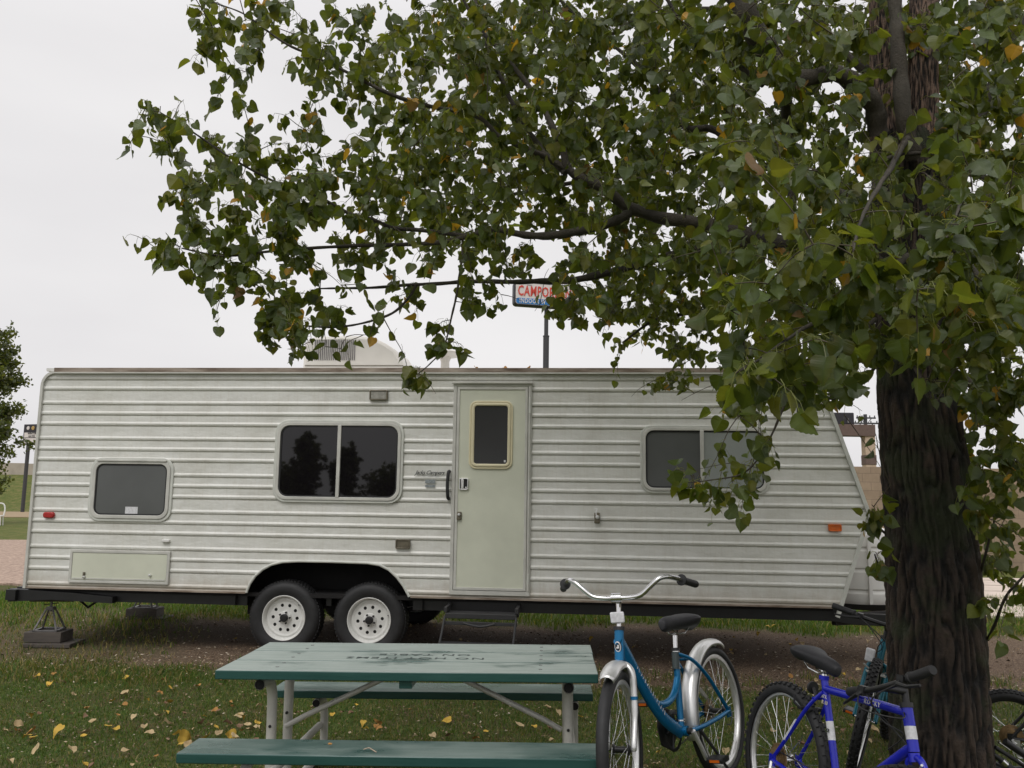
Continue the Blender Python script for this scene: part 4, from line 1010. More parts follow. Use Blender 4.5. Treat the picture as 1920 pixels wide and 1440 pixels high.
TB, frt, S2, hd2, stf2 = mtb('mountain_bicycle', 'dark teal mountain bicycle standing behind the trunk on its left side, fork towards the camera', (2.47, 5.78, 0), (R(-12), 0, R(-124)), 'tealbike', .98, steer_deg=6)
q = Vector(stf2(S2(.90, -.05, .66))); mb = MB().box(tuple(q), (.02, .05, .075)); obj('front_reflector', mb, 'white_decal', TB, bevel=.008)
KB, frk, S3, hd3, stf3 = mtb('child_bicycle', "small black child's bicycle half hidden behind the right side of the trunk", (2.82, 5.0, 0), (R(5), 0, R(-22)), 'black', .68, sadf=.22, rimm='black', r=.238, crank=R(140))

q = atd(1905, 1425, 4.25); RK = thing('bicycle_rack', 'black tubular rack with chrome clamps low beside the trunk at the right frame edge', 'bicycle rack', (q.x, q.y, 0), (0, 0, R(-28)))
zq = q.z
def rk(px, py, d=4.25): v_ = atd(px, py, d)-Vector((q.x, q.y, 0)); return tuple(Matrix.Rotation(R(28), 3, 'Z') @ v_)
for (a_, b_, r_, m_) in ((( 1884, 1390), (1960, 1442), .0165, 'black'), ((1866, 1401), (1950, 1455), .010, 'black'), ((1873, 1392), (1893, 1406), .0055, 'chrome2'), ((1862, 1414), (1945, 1475), .012, 'black'), ((1908, 1424), (1925, 1437), .006, 'chrome2')):
    obj('tube' if m_ == 'black' else 'clamp', MB().tube([rk(*a_), rk(*b_)], r_, 12), m_, RK)
obj('end_cap', MB().tube([rk(1877, 1426), rk(1886, 1434)], .017, 12), 'chrome2', RK)
obj('tube', MB().tube([rk(1884, 1432), rk(1905, 1455)], .015, 12), 'black', RK)
obj('upright', MB().tube([rk(1950, 1455), (rk(1950, 1455)[0], rk(1950, 1455)[1], 0)], .02, 10), 'black', RK)
# ------------------------------------------------------------------ things farther off
# tall roadside sign
p = atd(1023.5, 690, 58); pl = thing('roadside_sign', 'tall roadside sign with red CAMPORLAND lettering over a blue band on a dark pole', 'sign', (p.x, p.y, 0), (0, 0, R(14)))
zt = atd(1023.5, 575, 58).z; zm = atd(1023.5, 630, 58).z; z1 = atd(965, 534, 58).z; z0 = atd(965, 577, 58).z
mb = MB().tube([(0, 0, -.3), (0, 0, zm)], .205, 16); mb.tube([(0, 0, zm), (0, 0, zt+.3)], .145, 16); mb.tube([(0, 0, zm-.06), (0, 0, zm+.02)], .225, 16); obj('pole', mb, 'sign_pole', pl)
W2 = 2.42; H = z1-z0; zc = (z0+z1)/2
cs = obj('sign_case', MB().prism(rrect(-W2, zc-H/2-.02, W2, zc+H/2+.02, .25), -.42, .18), 'sign_black', pl, bevel=.05)
obj('face', MB().prism(rrect(-W2+.1, zc-H/2+.08, W2-.1, zc+H/2-.08, .18), -.44, -.4), 'sign_white', cs, smooth=False)
obj('blue_band', MB().prism(rrect(-W2+.13, zc-H/2+.10, W2-.13, zc-H/2+.50, .16), -.455, -.43), 'sign_blue', cs, smooth=False)
Mx = lambda x, z, sx: Matrix.Translation((x, -.46, z)) @ Matrix.Rotation(R(90), 4, 'X') @ Matrix.Diagonal((sx, 1, 1, 1))
obj('lettering', text_mb('CAMPORLAND', 1.0, .012, .04, 1.1, Mx(-.02, zc+.16, .60), .018), 'sign_red', cs, smooth=False)
obj('lettering', text_mb('INDOOR W', .44, .012, 0, 1.15, Mx(-1.13, zc-H/2+.30, .72), .008), 'sign_white', cs, smooth=False)
mb = MB().box((-1.35, -.445, zc+H/2-.20), (.35, .02, .03)); obj('small_rule', mb, 'dark_decal', cs, smooth=False)
# message-board sign at far left
p = atd(50, 870, 62); g0 = thing('message_board_sign', 'dark message-board sign on a pole beyond the retaining wall at far left', 'sign', (p.x, p.y, 0), (0, 0, R(-20)))
za, zb_, zc_ = atd(50, 796, 62).z, atd(50, 834, 62).z, atd(50, 836, 62).z
obj('pole', MB().tube([(0, 0, 0), (0, 0, zb_+.1)], .13, 10), 'sign_pole', g0)
bx = obj('sign_case', MB().box((.55, 0, (za+zb_)/2), (1.7, .5, za-zb_)), 'sign_black', g0, bevel=.03)
H = za-zb_
obj('white_panel', MB().box((.58, -.26, zb_+H*.19), (1.5, .03, H*.25)), 'sign_white', bx); obj('message_panel', MB().box((.58, -.26, zb_+H*.47), (1.5, .03, H*.24)), 'sign_white', bx)
obj('message_lines', text_mb('WINTER\nRATES', .2, .01, 0, 1.1, Matrix.Translation((.58, -.285, zb_+H*.47)) @ Matrix.Rotation(R(90), 4, 'X')), 'dark_decal', bx, smooth=False)
mb = MB(); mb.lathe([(0, -.02), (.13, -.015), (.14, 0)], (.15, -.27, zb_+H*.81), 16); obj('emblem_disc', mb, 'sign_white', bx)
mb = MB(); mb.lathe([(0, -.02), (.15, -.015), (.16, 0)], (.62, -.27, zb_+H*.81), 6); obj('gold_emblem', mb, mat('gold_emblem', (.45, .30, .10), .5), bx)
# retaining wall on top of the bank
mb = MB(); Lw = 46
for k in range(12): mb.box((-58+k*3.9, 78+k*.12, 3.35+.02*(k % 2)), (3.88, .3, 1.35+.02*(k % 2)))
ob = obj('retaining_wall', mb, 'retaining', None, smooth=False); tag(ob, 'pale retaining wall of slabs along the top of the grassy bank', 'wall')
mb = MB().box((-38.5, 84, 4.3), (3.0, 3, .5)); mb.box((-38.2, 84, 4.62), (2.2, 2.4, .3)); ob = obj('shed_roof', mb, 'sign_black', None, smooth=False, bevel=.05); tag(ob, 'low dark shed roof just showing above the retaining wall', 'shed')
# pale rim of a parked thing at the left frame edge is only 3 px wide: a white plastic chair back
p = gnd(-7, 985); ch = thing('garden_chair', 'white garden chair on the far grass, cut by the left frame edge', 'chair', (p.x, p.y, 0), (0, 0, .3))
mb = MB(); z0 = .55; mb.tube(smooth_path([(-.25, 0, .42), (-.27, .05, .7), (-.2, .08, .92), (0, .09, .97), (.2, .08, .92), (.27, .05, .7), (.25, 0, .42)]), .03, 8); obj('back_frame', mb, 'plastic', ch)
obj('seat', MB().box((0, -.22, .42), (.5, .46, .04)), 'plastic', ch, bevel=.02)
for sx in (-.23, .23):
    for yy in (-.42, 0): obj('leg', MB().tube([(sx, yy, .42), (sx*1.1, yy*1.1, 0)], .02, 8), 'plastic', ch)
# block wall to the right
def block_mat():
    m, nt, b, o = new_mat('concrete_block'); br = nt.nodes.new('ShaderNodeTexBrick'); tc = nt.nodes.new('ShaderNodeTexCoord'); sx = nt.nodes.new('ShaderNodeSeparateXYZ'); cx = nt.nodes.new('ShaderNodeCombineXYZ')
    nt.links.new(tc.outputs['Object'], sx.inputs[0]); nt.links.new(sx.outputs[0], cx.inputs[0]); nt.links.new(sx.outputs[2], cx.inputs[1]); nt.links.new(cx.outputs[0], br.inputs[0])
    br.inputs['Scale'].default_value = 1; br.inputs['Brick Width'].default_value = .4; br.inputs['Row Height'].default_value = .2; br.inputs['Mortar Size'].default_value = .006
    br.inputs['Color1'].default_value = (.30, .225, .155, 1); br.inputs['Color2'].default_value = (.34, .26, .18, 1); br.inputs['Mortar'].default_value = (.22, .165, .12, 1)
    n = nz(nt, 3, 5, .7); r = ramp(nt, n.outputs[0], [(.3, (.75, .75, .75)), (.7, (1, 1, 1))]); c = mixc(nt, 1.0, br.outputs[0], r.outputs[0], 'MULTIPLY'); nt.links.new(c, b.inputs['Base Color']); b.inputs['Roughness'].default_value = .95
    bump(nt, b, br.outputs['Fac'], -.4, .01); return m
MT['block'] = block_mat()
mb = MB(); zw = atd(1620, 875, 20).z; mb.box((12.5, 20.1, zw/2), (13, .2, zw)); ob = obj('block_wall', mb, 'block', None, smooth=False); tag(ob, 'tan concrete block wall behind the trailer nose and the tree', 'wall')
# stucco portal, box and power pole behind the wall
p = atd(1627, 875, 32); pr = thing('stucco_portal', 'brown and tan stucco portal frame rising behind the block wall', 'portal', (p.x, p.y, 0))
zt_ = atd(1620, 797, 32).z; zb_ = atd(1620, 818.5, 32).z; xl = atd(1540, 800, 32).x-p.x; xr = atd(1636, 800, 32).x-p.x; xp = atd(1619, 840, 32).x-p.x
obj('beam', MB().box(((xl+xr)/2, 0, (zt_+zb_)/2), (xr-xl, .5, zt_-zb_)), 'brownbeam', pr, bevel=.01)
obj('post', MB().box(((xp+xr)/2, .0, zb_/2), (xr-xp, .4, zb_)), 'tanpost', pr, bevel=.01)
za, zc_ = atd(1620, 853.5, 32).z, atd(1620, 871.5, 32).z; obj('post_band', MB().box(((xp+xr)/2, 0, (za+zc_)/2), (xr-xp+.03, .44, za-zc_)), 'brownbeam', pr, bevel=.01)
obj('post', MB().box((xl+.2, .0, zb_/2), (.35, .4, zb_)), 'tanpost', pr, bevel=.01)
q0, q1 = atd(1560, 774, 32), atd(1599, 803, 32); sb = thing('black_roof_box', 'black box-shaped unit standing on the stucco beam', 'box', ((q0.x+q1.x)/2, 32, zt_))
hh = q0.z-zt_; obj('housing', MB().box((0, 0, hh/2), (q1.x-q0.x, .35, hh)), 'sign_black', sb, bevel=.03); obj('conduit', MB().tube([((q1.x-q0.x)*.18, -.2, .05), ((q1.x-q0.x)*.18, -.2, hh*.5)], .03, 6), 'jack', sb)
p = atd(1623, 800, 75); pp = thing('power_pole', 'distant power pole with braced cross-arm above the stucco portal', 'power pole', (p.x, p.y, 0))
zt_ = atd(1623, 777, 75).z; z2 = atd(1623, 784, 75).z; z3 = atd(1623, 794, 75).z
obj('pole', MB().tube([(0, 0, 0), (0, 0, zt_)], .17, 8), 'sign_pole', pp)
for z, L in ((z2, .85), (z3, 1.05)):
    ar = obj('cross_arm', MB().box((0, -.15, z), (L*2, .12, .13)), 'sign_pole', pp); mb = MB()
    for x in (-L*.9, -L*.4, L*.4, L*.9): mb.tube([(x, -.15, z), (x, -.15, z+.22)], .05, 6)
    obj('insulators', mb, 'sign_pole', ar); obj('braces', MB().tube([(-L*.6, -.15, z), (0, -.15, z-.6), (L*.6, -.15, z)], .04, 5), 'sign_pole', ar)
# ------------------------------------------------------------------ cottonwood tree
TD = 4.35
def P(px, py, d): return np.array(atd(px, py, d))
base = gnd(1765, 1440, 0); tb = atd(1765, 1440, TD)
TREE = thing('cottonwood_tree', 'large cottonwood with dark furrowed trunk, its leafy branches hanging over the trailer roof', 'tree', (tb.x, TD, 0))
def swept(name, pts, rad, m, nth=140, nz_=None, ridge=.02, zf=3.6, parent=TREE):
    pts = [np.array(p) for p in pts]; P_ = np.array([list(p) for p in smooth_path(pts, 8)]); t0 = np.linspace(0, 1, len(pts)); t1 = np.linspace(0, 1, len(P_)); Rr = np.interp(t1, t0, rad)
    L = np.r_[0, np.cumsum(np.linalg.norm(np.diff(P_, axis=0), axis=1))]; nz_ = nz_ or max(8, int(L[-1]/.012)); s = np.linspace(0, L[-1], nz_)
    C_ = np.stack([np.interp(s, L, P_[:, k]) for k in range(3)], -1); Rs = np.interp(s, L, Rr)
    T = np.gradient(C_, axis=0); T /= np.linalg.norm(T, axis=1)[:, None]
    V = np.zeros((nz_, nth, 3)); rid = np.zeros((nz_, nth)); ref = np.array([0, 1., .0])
    for i in range(nz_):
        a = np.cross(T[i], ref); a /= np.linalg.norm(a); b_ = np.cross(T[i], a)
        for k in range(nth):
            th = 2*math.pi*k/nth; c, sn = math.cos(th), math.sin(th); r = Rs[i]
            w1_ = noise.noise(Vector((c*2.2, sn*2.2, s[i]*.9)))*.8
            w2_ = noise.noise(Vector((c*3, sn*3, s[i]*5)))
            f = noise.noise(Vector((c*7.5+w1_*1.5+w2_*.9, sn*7.5+w1_*1.5-w2_*.9, s[i]*zf))); f2 = noise.noise(Vector((c*16, sn*16, s[i]*14)))+.6*noise.noise(Vector((c*34, sn*34, s[i]*30)))
            h = (1-min(1, abs(f)*3.4))          # furrow lines where the noise crosses zero
            d = -h*ridge + f2*ridge*.35 + w1_*ridge*.8
            rid[i, k] = 1-h*1.1+f2*.45
            rr = r+d*min(1, r/.2); V[i, k] = C_[i]+rr*(a*c+b_*sn)
    n = nz_*nth; i, k = np.meshgrid(np.arange(nz_-1), np.arange(nth), indexing='ij'); q = np.stack([i*nth+k, i*nth+(k+1) % nth, (i+1)*nth+(k+1) % nth, (i+1)*nth+k], -1).reshape(-1, 4)
    Vl = V.reshape(-1, 3)-np.array(parent.location)
    o = np_obj(name, Vl, q, m, None, parent, True, 4); a_ = o.data.attributes.new('ridge', 'FLOAT', 'POINT'); a_.data.foreach_set('value', rid.ravel().astype(np.float32)); return o
def wpx(w_, d): return w_*d/FPX/2
tr = [(1772, 1560, 4.35, 236), (1766, 1440, 4.35, 197), (1755, 1200, 4.35, 188), (1742, 1000, 4.35, 176), (1730, 850, 4.35, 168), (1718, 720, 4.35, 158), (1712, 560, 4.37, 150), (1705, 420, 4.4, 146), (1697, 330, 4.42, 138), (1690, 260, 4.45, 118)]
tp0 = [P(a, b, c) for a, b, c, d in tr]; tp0[0][2] = min(tp0[0][2], -.15)
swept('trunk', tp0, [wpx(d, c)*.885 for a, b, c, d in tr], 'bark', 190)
def P2(px, py, d): return P(px, py, d)
def limb(name, spec, m='bark_limb', parent=TREE, n=10):
    pts = [P(a, b, c) for a, b, c, d in spec]; rad = [wpx(d, c) for a, b, c, d in spec]; sp = smooth_path([Vector(p) for p in pts], 6); rr = np.interp(np.linspace(0, 1, len(sp)), np.linspace(0, 1, len(rad)), rad)
    rr = rr*(1+.10*np.sin(np.arange(len(rr))*1.9+len(spec)))
    mb = MB().tube([p+Vector((noise.noise(p*5), noise.noise(p*5+Vector((9, 0, 0))), noise.noise(p*5+Vector((0, 9, 0)))))*min(.02, r*.6) for p, r in zip(sp, rr)], list(rr), n)
    mb.v = [tuple(Vector(v)-parent.location) for v in mb.v]; o = obj(name, mb, m, parent)
    a_ = o.data.attributes.new('ridge', 'FLOAT', 'POINT'); a_.data.foreach_set('value', np.full(len(o.data.vertices), .5, np.float32))
    NODES.append(np.array([list(p) for p in sp])); return o
NODES = []
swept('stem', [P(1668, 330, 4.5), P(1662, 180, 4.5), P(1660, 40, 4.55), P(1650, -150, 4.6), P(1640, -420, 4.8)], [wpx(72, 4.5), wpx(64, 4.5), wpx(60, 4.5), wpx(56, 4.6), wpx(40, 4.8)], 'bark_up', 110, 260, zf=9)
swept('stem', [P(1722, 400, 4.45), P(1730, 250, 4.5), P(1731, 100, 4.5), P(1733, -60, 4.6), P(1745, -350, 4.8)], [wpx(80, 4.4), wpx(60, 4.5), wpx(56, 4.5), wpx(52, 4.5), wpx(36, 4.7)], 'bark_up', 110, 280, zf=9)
limbs = [
 [(1712, 300, 4.22, 34), (1692, 210, 4.15, 33), (1684, 100, 4.15, 30), (1680, 0, 4.2, 26), (1676, -140, 4.3, 22)],
 [(1660, 505, 4.3, 46), (1600, 482, 4.25, 42), (1520, 466, 4.3, 38), (1440, 452, 4.35, 33), (1330, 425, 4.4, 27), (1190, 392, 4.5, 22), (1130, 352, 4.5, 20), (1070, 322, 4.5, 17), (1050, 270, 4.5, 13), (1010, 190, 4.6, 11), (950, 110, 4.7, 9), (890, 40, 4.8, 7), (850, -40, 4.9, 5)],
 [(1070, 322, 4.5, 13), (1030, 300, 4.5, 12), (985, 277, 4.4, 12), (935, 255, 4.4, 9), (893, 218, 4.4, 9), (798, 198, 4.4, 8), (729, 175, 4.3, 8), (663, 142, 4.3, 6), (612, 116, 4.3, 5), (546, 87, 4.2, 5), (502, 58, 4.2, 4), (455, 25, 4.2, 3), (400, 5, 4.2, 2.5)],
 [(1190, 392, 4.5, 19), (1165, 413, 4.5, 18), (1110, 428, 4.5, 17), (1050, 438, 4.45, 16), (985, 439, 4.4, 14), (930, 430, 4.4, 11), (880, 443, 4.4, 10), (800, 457, 4.3, 9), (700, 460, 4.3, 8), (580, 465, 4.2, 6), (500, 472, 4.2, 5), (420, 480, 4.2, 4), (340, 465, 4.1, 3)],
 [(1470, 458, 4.4, 24), (1380, 455, 4.6, 19), (1300, 467, 4.7, 16), (1210, 492, 4.8, 15), (1120, 517, 4.8, 14), (1040, 526, 4.8, 12), (960, 528, 4.7, 9), (860, 530, 4.6, 8), (760, 535, 4.5, 6), (680, 540, 4.4, 5), (600, 541, 4.4, 3)],
 [(780, 536, 4.5, 6), (765, 560, 4.5, 5), (735, 588, 4.4, 5), (680, 606, 4.4, 4), (620, 614, 4.3, 4), (560, 610, 4.3, 3), (505, 612, 4.2, 2)],
 [(868, 442, 4.4, 6), (866, 480, 4.35, 5), (859, 540, 4.3, 4.5), (848, 590, 4.3, 4), (833, 650, 4.2, 3), (808, 680, 4.2, 2.5), (785, 700, 4.2, 2)],
 [(880, 443, 4.4, 8), (800, 433, 4.4, 8), (740, 428, 4.4, 8), (700, 412, 4.3, 8), (650, 398, 4.3, 7), (586, 364, 4.2, 6), (510, 339, 4.2, 5), (437, 299, 4.1, 4), (380, 260, 4.1, 4), (346, 238, 4.0, 3), (300, 210, 4.0, 2)],
 [(1060, 325, 4.5, 13), (1000, 260, 4.8, 11), (940, 150, 5.0, 9), (905, 60, 5.1, 7), (880, -60, 5.3, 6)],
 [(1650, 250, 4.3, 40), (1632, 190, 4.2, 38), (1570, 140, 4.1, 34), (1480, 145, 4.0, 32), (1432, 85, 3.95, 42), (1395, 20, 3.9, 44), (1350, -60, 3.9, 42), (1260, -200, 3.9, 34)],
 [(1480, 400, 4.5, 22), (1488, 330, 4.6, 20), (1475, 240, 4.6, 22), (1470, 150, 4.3, 22), (1440, 80, 4.1, 30)],
 [(1480, 400, 4.5, 14), (1440, 340, 4.6, 14), (1345, 246, 4.7, 13), (1290, 240, 4.7, 15), (1250, 185, 4.8, 10), (1180, 110, 5.0, 8), (1060, 10, 5.2, 7), (1000, -80, 5.3, 5)],
 [(1430, 160, 4.3, 11), (1380, 120, 4.4, 10), (1300, 70, 4.6, 8), (1250, 0, 4.7, 7), (1200, -90, 4.8, 5)],
 [(1770, 330, 4.3, 15), (1800, 322, 4.2, 14), (1845, 335, 4.05, 12), (1900, 400, 3.9, 9)],
 [(1790, 304, 4.05, 8), (1723, 287, 4.02, 9), (1652, 306, 4.0, 9), (1634, 370, 3.9, 8), (1615, 440, 3.75, 6), (1600, 500, 3.5, 4)],
 [(1780, 500, 4.4, 40), (1830, 420, 4.6, 32), (1870, 360, 4.8, 28), (1925, 300, 5.0, 24), (2020, 200, 5.2, 20)],
 [(1760, 430, 4.5, 26), (1830, 250, 4.9, 20), (1860, 160, 5.0, 17), (1920, 40, 5.1, 16), (1990, -80, 5.3, 12)],
 [(1700, 480, 4.1, 14), (1600, 560, 3.6, 10), (1500, 620, 3.0, 7), (1430, 670, 2.6, 5), (1380, 700, 2.4, 3)],
 [(1700, 260, 4.1, 14), (1660, 330, 3.4, 10), (1620, 400, 2.9, 7), (1600, 470, 2.5, 4.5)],
 [(1750, 280, 4.1, 14), (1780, 330, 3.4, 10), (1800, 380, 2.9, 7), (1770, 450, 2.6, 5)],
 [(1790, 470, 4.2, 16), (1860, 540, 3.7, 12), (1930, 580, 3.3, 9), (1990, 640, 3.0, 7)],
 [(1650, 560, 4.6, 14), (1560, 575, 5.2, 12), (1450, 560, 5.8, 10), (1330, 580, 6.2, 8), (1230, 600, 6.4, 6), (1170, 640, 6.5, 4)],
 [(1650, 400, 4.7, 18), (1500, 330, 5.6, 14), (1330, 300, 6.1, 11), (1150, 330, 6.4, 9), (980, 360, 6.5, 7), (840, 390, 6.4, 4)],
 [(1640, 140, 4.8, 20), (1480, 40, 5.4, 14), (1280, 20, 6.0, 10), (1100, 80, 6.2, 8), (900, 120, 6.1, 5), (760, 90, 6.0, 3)],
 [(1655, 650, 4.4, 9), (1640, 690, 4.5, 7), (1590, 730, 4.8, 5), (1560, 748, 5.0, 4), (1500, 735, 5.2, 3)],
 [(1640, 600, 4.2, 10), (1560, 660, 3.8, 8), (1490, 715, 3.6, 6), (1471, 760, 3.5, 4.5), (1450, 810, 3.5, 4), (1420, 862, 3.5, 3.5), (1388, 890, 3.5, 3), (1335, 900, 3.5, 2.5), (1290, 905, 3.5, 2)],
 [(1852, 1200, 4.3, 6), (1865, 1170, 4.1, 6), (1885, 1120, 3.9, 5), (1905, 1095, 3.8, 4.5), (1940, 1060, 3.7, 4)],
 [(1835, 1100, 4.35, 6), (1843, 1060, 4.2, 5), (1860, 990, 4.1, 4), (1880, 930, 4.0, 4), (1900, 860, 4.0, 3)],
 [(1800, 700, 4.4, 16), (1850, 760, 4.3, 12), (1890, 830, 4.2, 8), (1930, 900, 4.1, 6)],
 [(1660, 1000, 4.3, 5), (1645, 985, 4.2, 4), (1635, 960, 4.1, 3)],
 [(1665, 1075, 4.3, 5), (1650, 1065, 4.2, 4), (1640, 1040, 4.1, 3)],
 [(1700, 560, 4.15, 16), (1690, 640, 3.9, 10), (1720, 700, 3.8, 6), (1740, 745, 3.75, 4)],
]
for k, L_ in enumerate(limbs): limb('branch', L_)

# ---- foliage: coverage by 60 px cells, every cluster at its own depth
MASK = [
 "00000066555577898999999999999997",
 "00000046666678898888899998898989",
 "00000003246667888888888896668998",
 "00004420233578888888888996668989",
 "00001566555788888888888888778998",
 "00000566777888888788888898888878",
 "00000357776778776788888888888887",
 "00002677654556775578888899999998",
 "00000377355645566778888889999999",
 "00000023776432123778887788999999",
 "00000001554212110022577889999999",
 "00000000011221100001454698756799",
 "00000000000001000001113767310288",
 "00000000000000000000001210010077",
 "00000000000000000000012100010077",
 "00000000000000000000013300020066",
 "00000000000000000000000000040066",
 "00000000000000000000000000020044",
 "00000000000000000000000000000033",
 "00000000000000000000000000000022"]
assert all(len(r) == 32 for r in MASK)
cov = {0: 0, 1: .10, 2: .26, 3: .44, 4: .64, 5: .95, 6: 1.35, 7: 1.9, 8: 2.7, 9: 3.6}     # leaf layers
clusters = []      # px, py, depth
def pick_depth(px, py):
    u = rng.random()
    if py < 0: return rng.uniform(3.6, 6.6)
    if px > 1800 and py > 700: return rng.uniform(3.6, 4.9)
    if 1600 < px < 1680 and py > 900: return rng.uniform(4.05, 4.2)
    if px > 1320 and 260 < py < 760:
        if u < .17: return rng.uniform(2.35, 3.2)
        if u < .50: return rng.uniform(3.2, 4.2)
        return rng.uniform(4.6, 6.3)
    if px > 1320 and py <= 260:
        if u < .08: return rng.uniform(2.9, 3.8)
        return rng.uniform(4.2, 6.4) if u > .3 else rng.uniform(3.8, 4.3)
    if px < 700: return rng.uniform(3.75, 4.7)
    if 1120 < px < 1320 and py > 520: return rng.uniform(5.4, 6.7)
    if px < 1000 and py > 480: return rng.uniform(3.9, 4.8)
    return rng.uniform(3.6, 4.35) if u < .16 else (rng.uniform(4.5, 5.2) if u < .5 else rng.uniform(5.0, 6.6))
LPC = 9; LS = .0575
def fill(px0, py0, w_, h_, layers):
    area = 0; tgt = layers*w_*h_
    while area < tgt:
        px, py = px0+rng.random()*w_, py0+rng.random()*h_; d = pick_depth(px, py)
        leaf = (LS*FPX/d)**2*.46*LPC*.62
        if rng.random() > min(1, (tgt-area)/leaf+.02): break
        if 1625 < px < 1770 and py < 330 and d < 4.5 and rng.random() < .8: area += leaf*.3; continue
        if 1640 < px < 1820 and py > 690 and d < 4.1 and rng.random() < .3: area += leaf; continue
        clusters.append((px, py, d)); area += leaf
for r_, row in enumerate(MASK):
    for c_, ch in enumerate(row): fill(c_*60, r_*60, 60, 60, cov[int(ch)])
for (x0, y0, w_, h_, l) in ((1930, -400, 600, 1300, .9), (300, -500, 400, 480, .25), (700, -650, 1230, 640, 1.0)): fill(x0, y0, w_, h_, l)
CP = np.array([P(*c) for c in clusters])
# hand-placed sprays seen against the sky and the trailer
hand = [(272, 190, 4.0), (300, 215, 4.0), (330, 240, 4.0), (340, 365, 4.1), (320, 355, 4.1), (300, 455, 4.1), (335, 480, 4.1), (575, 245, 4.2), (590, 285, 4.2), (500, 590, 4.2), (520, 610, 4.2), (545, 640, 4.3), (785, 695, 4.2), (760, 715, 4.2), (830, 640, 4.2), (865, 645, 4.2), (650, 660, 4.3), (610, 650, 4.3), (1300, 905, 3.5), (1350, 900, 3.5), (1375, 920, 3.5), (1405, 870, 3.5), (1440, 830, 3.4), (1270, 880, 3.6), (1380, 715, 2.5), (1410, 690, 2.45), (1440, 730, 2.6), (1600, 480, 2.5), (1630, 510, 2.6), (1770, 420, 2.5), (1740, 470, 2.7), (915, 580, 4.3), (1095, 600, 5), (390, 45, 4.2), (400, 90, 4.2), (440, 130, 4.2), (460, 135, 4.2), (370, 15, 4.2), (1645, 960, 4.12), (1640, 985, 4.1), (1648, 1050, 4.12), (1636, 830, 3.9), (1640, 810, 4.0), (1355, 760, 3.5), (1560, 700, 5)]
CP = np.concatenate([CP, np.array([P(*h) for h in hand])])
nodes = np.concatenate(NODES+[np.array([P(1735, y, 4.35) for y in range(250, 720, 30)])])
d0 = np.array([np.min(np.linalg.norm(nodes-p, axis=1)) for p in CP]); order = np.argsort(d0); CP = CP[order]
trunkp = P(1735, 500, 4.35)
tw = MB(); leaf_at = []     # (pos, twig direction)
nd = nodes.copy(); buf = np.zeros((len(nodes)+len(CP)*5, 3)); buf[:len(nodes)] = nodes; nn_ = len(nodes)
for p in CP:
    dv = np.linalg.norm(buf[:nn_]-p, axis=1); k = int(np.argmin(dv)); a = buf[k]; L = dv[k]
    if L < .05: a = a+np.array([0, 0, .03])
    mid1 = a+(p-a)*.35+np.array([0, 0, .06*L])+rng.normal(0, .02, 3)*L; mid2 = a+(p-a)*.72+np.array([0, 0, .05*L])+rng.normal(0, .02, 3)*L
    r0 = .0022+.0032*min(1.5, L)
    sp = smooth_path([Vector(a), Vector(mid1), Vector(mid2), Vector(p)], 3); m = len(sp)
    tw.tube(sp, [r0*(1-.62*i/(m-1)) for i in range(m)], 5, caps=False)
    new = [mid1, (mid1+mid2)/2, mid2, p]
    for q in new: buf[nn_] = q; nn_ += 1
    dirn = p-mid2; dirn = dirn/(np.linalg.norm(dirn)+1e-6)
    n = max(3, int(rng.normal(LPC, 1.6))); seg = min(.26, L*.9)
    for i in range(n):
        t = i/(n-1) if n > 1 else 0
        leaf_at.append((p-dirn*seg*t+rng.normal(0, .004, 3)+np.array([0, 0, .012*math.sin(t*3)]), dirn))
tw.v = [(x-TREE.location.x, y-TREE.location.y, z) for x, y, z in tw.v]
me = bpy.data.meshes.new('twigs'); me.from_pydata(tw.v, [], tw.f); me.materials.append(mat('twig_bark', (.085, .068, .045), .7, var=.3)); me.polygons.foreach_set('use_smooth', [True]*len(me.polygons))
o_ = bpy.data.objects.new('twigs', me); COL.objects.link(o_); o_.parent = TREE

def leaf_shape(teeth):
    # deltoid leaf in the local frame: petiole joins at the origin, tip along +x, normal +z
    prof_ = [(0, .0), (-.055, .16), (-.05, .31), (.03, .44), (.16, .51), (.32, .505), (.48, .445), (.63, .345), (.77, .22), (.88, .10), (1.02, 0)]
    if teeth:
        out = []
        for (x0, y0), (x1, y1) in zip(prof_[1:-1], prof_[2:]):
            out.append((x0, y0)); mx, my = (x0+x1)/2, (y0+y1)/2; out.append((mx+.012, my+.030)); out.append((mx+.03, my+.004))
        prof_ = [prof_[0]]+out+[prof_[-1]]
    n = len(prof_); xs = None
    V = []; F_ = []
    for k, (x, y) in enumerate(prof_):     # midrib point, left, right
        V.append((max(0, x)*.98 if k not in (0, n-1) else x, 0)); V.append((x, y)); V.append((x, -y))
    for k in range(n-1):
        a, b_, c = k*3, k*3+1, k*3+2; A, B_, C_ = a+3, b_+3, c+3
        for f in ((a, A, B_), (a, B_, b_), (a, C_, A), (a, c, C_)): F_.append(f)
    V = np.array(V); return V, np.array(F_)
LV0, LF0 = leaf_shape(False); LV1, LF1 = leaf_shape(True)
pos = np.array([p for p, d in leaf_at]); dr = np.array([d for p, d in leaf_at])
def project(q):
    v_ = q-np.array(CAM); z_ = v_@np.array(Fw); return 960+FPX*(v_@np.array(Rt))/z_, 720-FPX*(v_@np.array(Up))/z_
qx, qy = project(pos+np.array([0, 0, -.05])); keep = np.ones(len(pos), bool)
